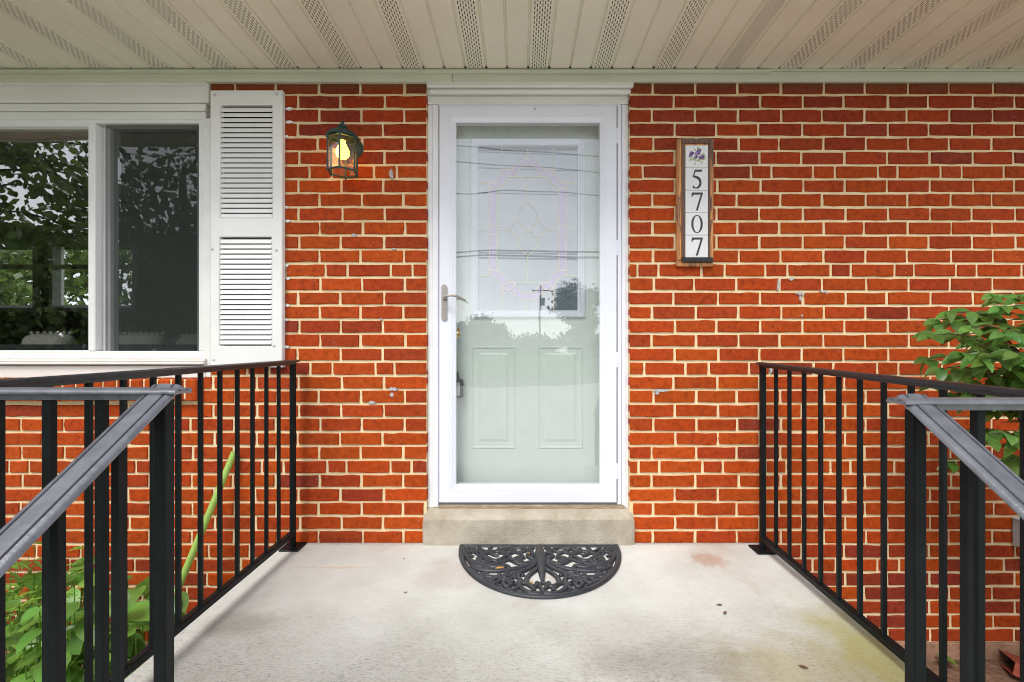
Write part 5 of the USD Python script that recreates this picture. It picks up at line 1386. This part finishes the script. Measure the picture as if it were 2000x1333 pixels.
drooping_tree("broad-leaved tree with drooping branches on the front lawn, mirrored in the window", 41)
tree("garden_tree", "second front lawn tree mirrored in the screened sash", -7.6, -8.0, 7.0, 2.2, 1.6, 4200, 0.17, 42, clumps=30)
tree("street_tree", "round dark bush-like tree across the street, mirrored in the door glass", -4.6, -52, 5.4, 2.6, 0.6, 5000, 0.45, 43, "far_leaf")
tree("street_tree", "tall tree across the street right of the utility pole", 7.6, -58, 11.0, 2.8, 3.0, 3600, 0.5, 44, "far_leaf")
for k, (x, y, h, r) in enumerate(((-26, -85, 8.5, 5), (-17, -92, 8.5, 5), (-9, -95, 8, 5), (12.5, -90, 9.5, 5), (20, -80, 10, 6), (30, -85, 11, 6), (-36, -70, 12, 6), (-3, -120, 6.5, 6), (5, -122, 6.5, 6))):
    tree("distant_tree", "tree in the distant row beyond the street", x, y, h * 0.62, r * 0.8, 0.3, 2600, 0.8, 60 + k, "far_leaf", group="distant trees beyond the street", clumps=22)
for k, (x, y, h, r) in enumerate(((-16.8, 12.5, 7.5, 2.7), (-12.6, 12.0, 6.5, 2.5), (-20.5, 15, 8, 3.2))):
    tree("back_garden_tree", ["green tree behind the house, seen through the left rear window", "green tree behind the house, seen through the right rear window", "green tree at the far left behind the house"][k], x, y, h, r, 0.6, 2600, 0.24, 80 + k, "tree_leaf", clumps=24)

for k, (x, y, h, r) in enumerate(((-11.5, -14.5, 6.2, 2.6), (-15.5, -14.0, 5.6, 2.8), (-19, -14.5, 6.6, 3.0), (-13.2, -16.5, 7.0, 2.6))):
    tree("boundary_tree", ["low dense boundary tree nearest the drive", "second dense boundary tree along the left lawn edge", "dense boundary tree farthest left on the lawn edge", "taller boundary tree behind the lawn edge"][k], x, y, h, r, 0.3, 5000, 0.28, 90 + k, "tree_leaf", clumps=24)
def utility_pole(x, y, h, label, wires_z, trans):
    U = thing("utility_pole", label, "utility pole", (x, y, GZ))
    obj("pole", tube([(x, y, GZ - 0.3), (x, y, GZ + h)], [0.17, 0.11], 12), "utility_wood", U, smooth=60)
    obj("crossarm", box(x - 1.2, x + 1.2, y - 0.08, y + 0.06, GZ + h - 0.8, GZ + h - 0.66, 0.01), "utility_wood", U)
    for k in (-1.1, -0.4, 0.4, 1.1):
        obj("insulator", lathe([(0.0, 0.2), (0.04, 0.18), (0.06, 0.08), (0.03, 0.0)], (x + k, y, GZ + h - 0.66), "z", 10), "box_grey", U, smooth=50)
    if trans:
        obj("transformer", tube([(x + 0.35, y, GZ + h - 2.9), (x + 0.35, y, GZ + h - 1.8)], 0.30, 16), "box_grey", U, smooth=50)
utility_pole(3.0, -62, 10.5, "wooden utility pole with transformer across the street", None, True)
utility_pole(7.2, -50, 7.5, "shorter wooden pole before the tall street tree", None, False)
utility_pole(-23, -12.2, 9.0, "near wooden utility pole left of the house, carrying street wires", None, False)
utility_pole(23, -15.6, 9.0, "near wooden utility pole right of the house, carrying street wires", None, False)
for k, z in enumerate((7.75, 7.15, 6.25, 4.15, 3.95)):
    pts = []
    for t in np.linspace(0, 1, 25):
        pts.append((-23 + 46 * t, -11.9 - 3.6 * t + 0.1 * k, z + 0.35 + 0.25 - 1.0 * (1 - (2 * t - 1) ** 2) * 0.5))
    obj("overhead_wire", tube(pts, 0.017 if k < 3 else 0.034, 5), "wire_black", cat="wire", label=["topmost thin overhead wire along the street", "second overhead wire from the top along the street", "third overhead wire from the top along the street", "upper of the two thick low overhead cables", "lowest thick overhead cable along the street"][k])
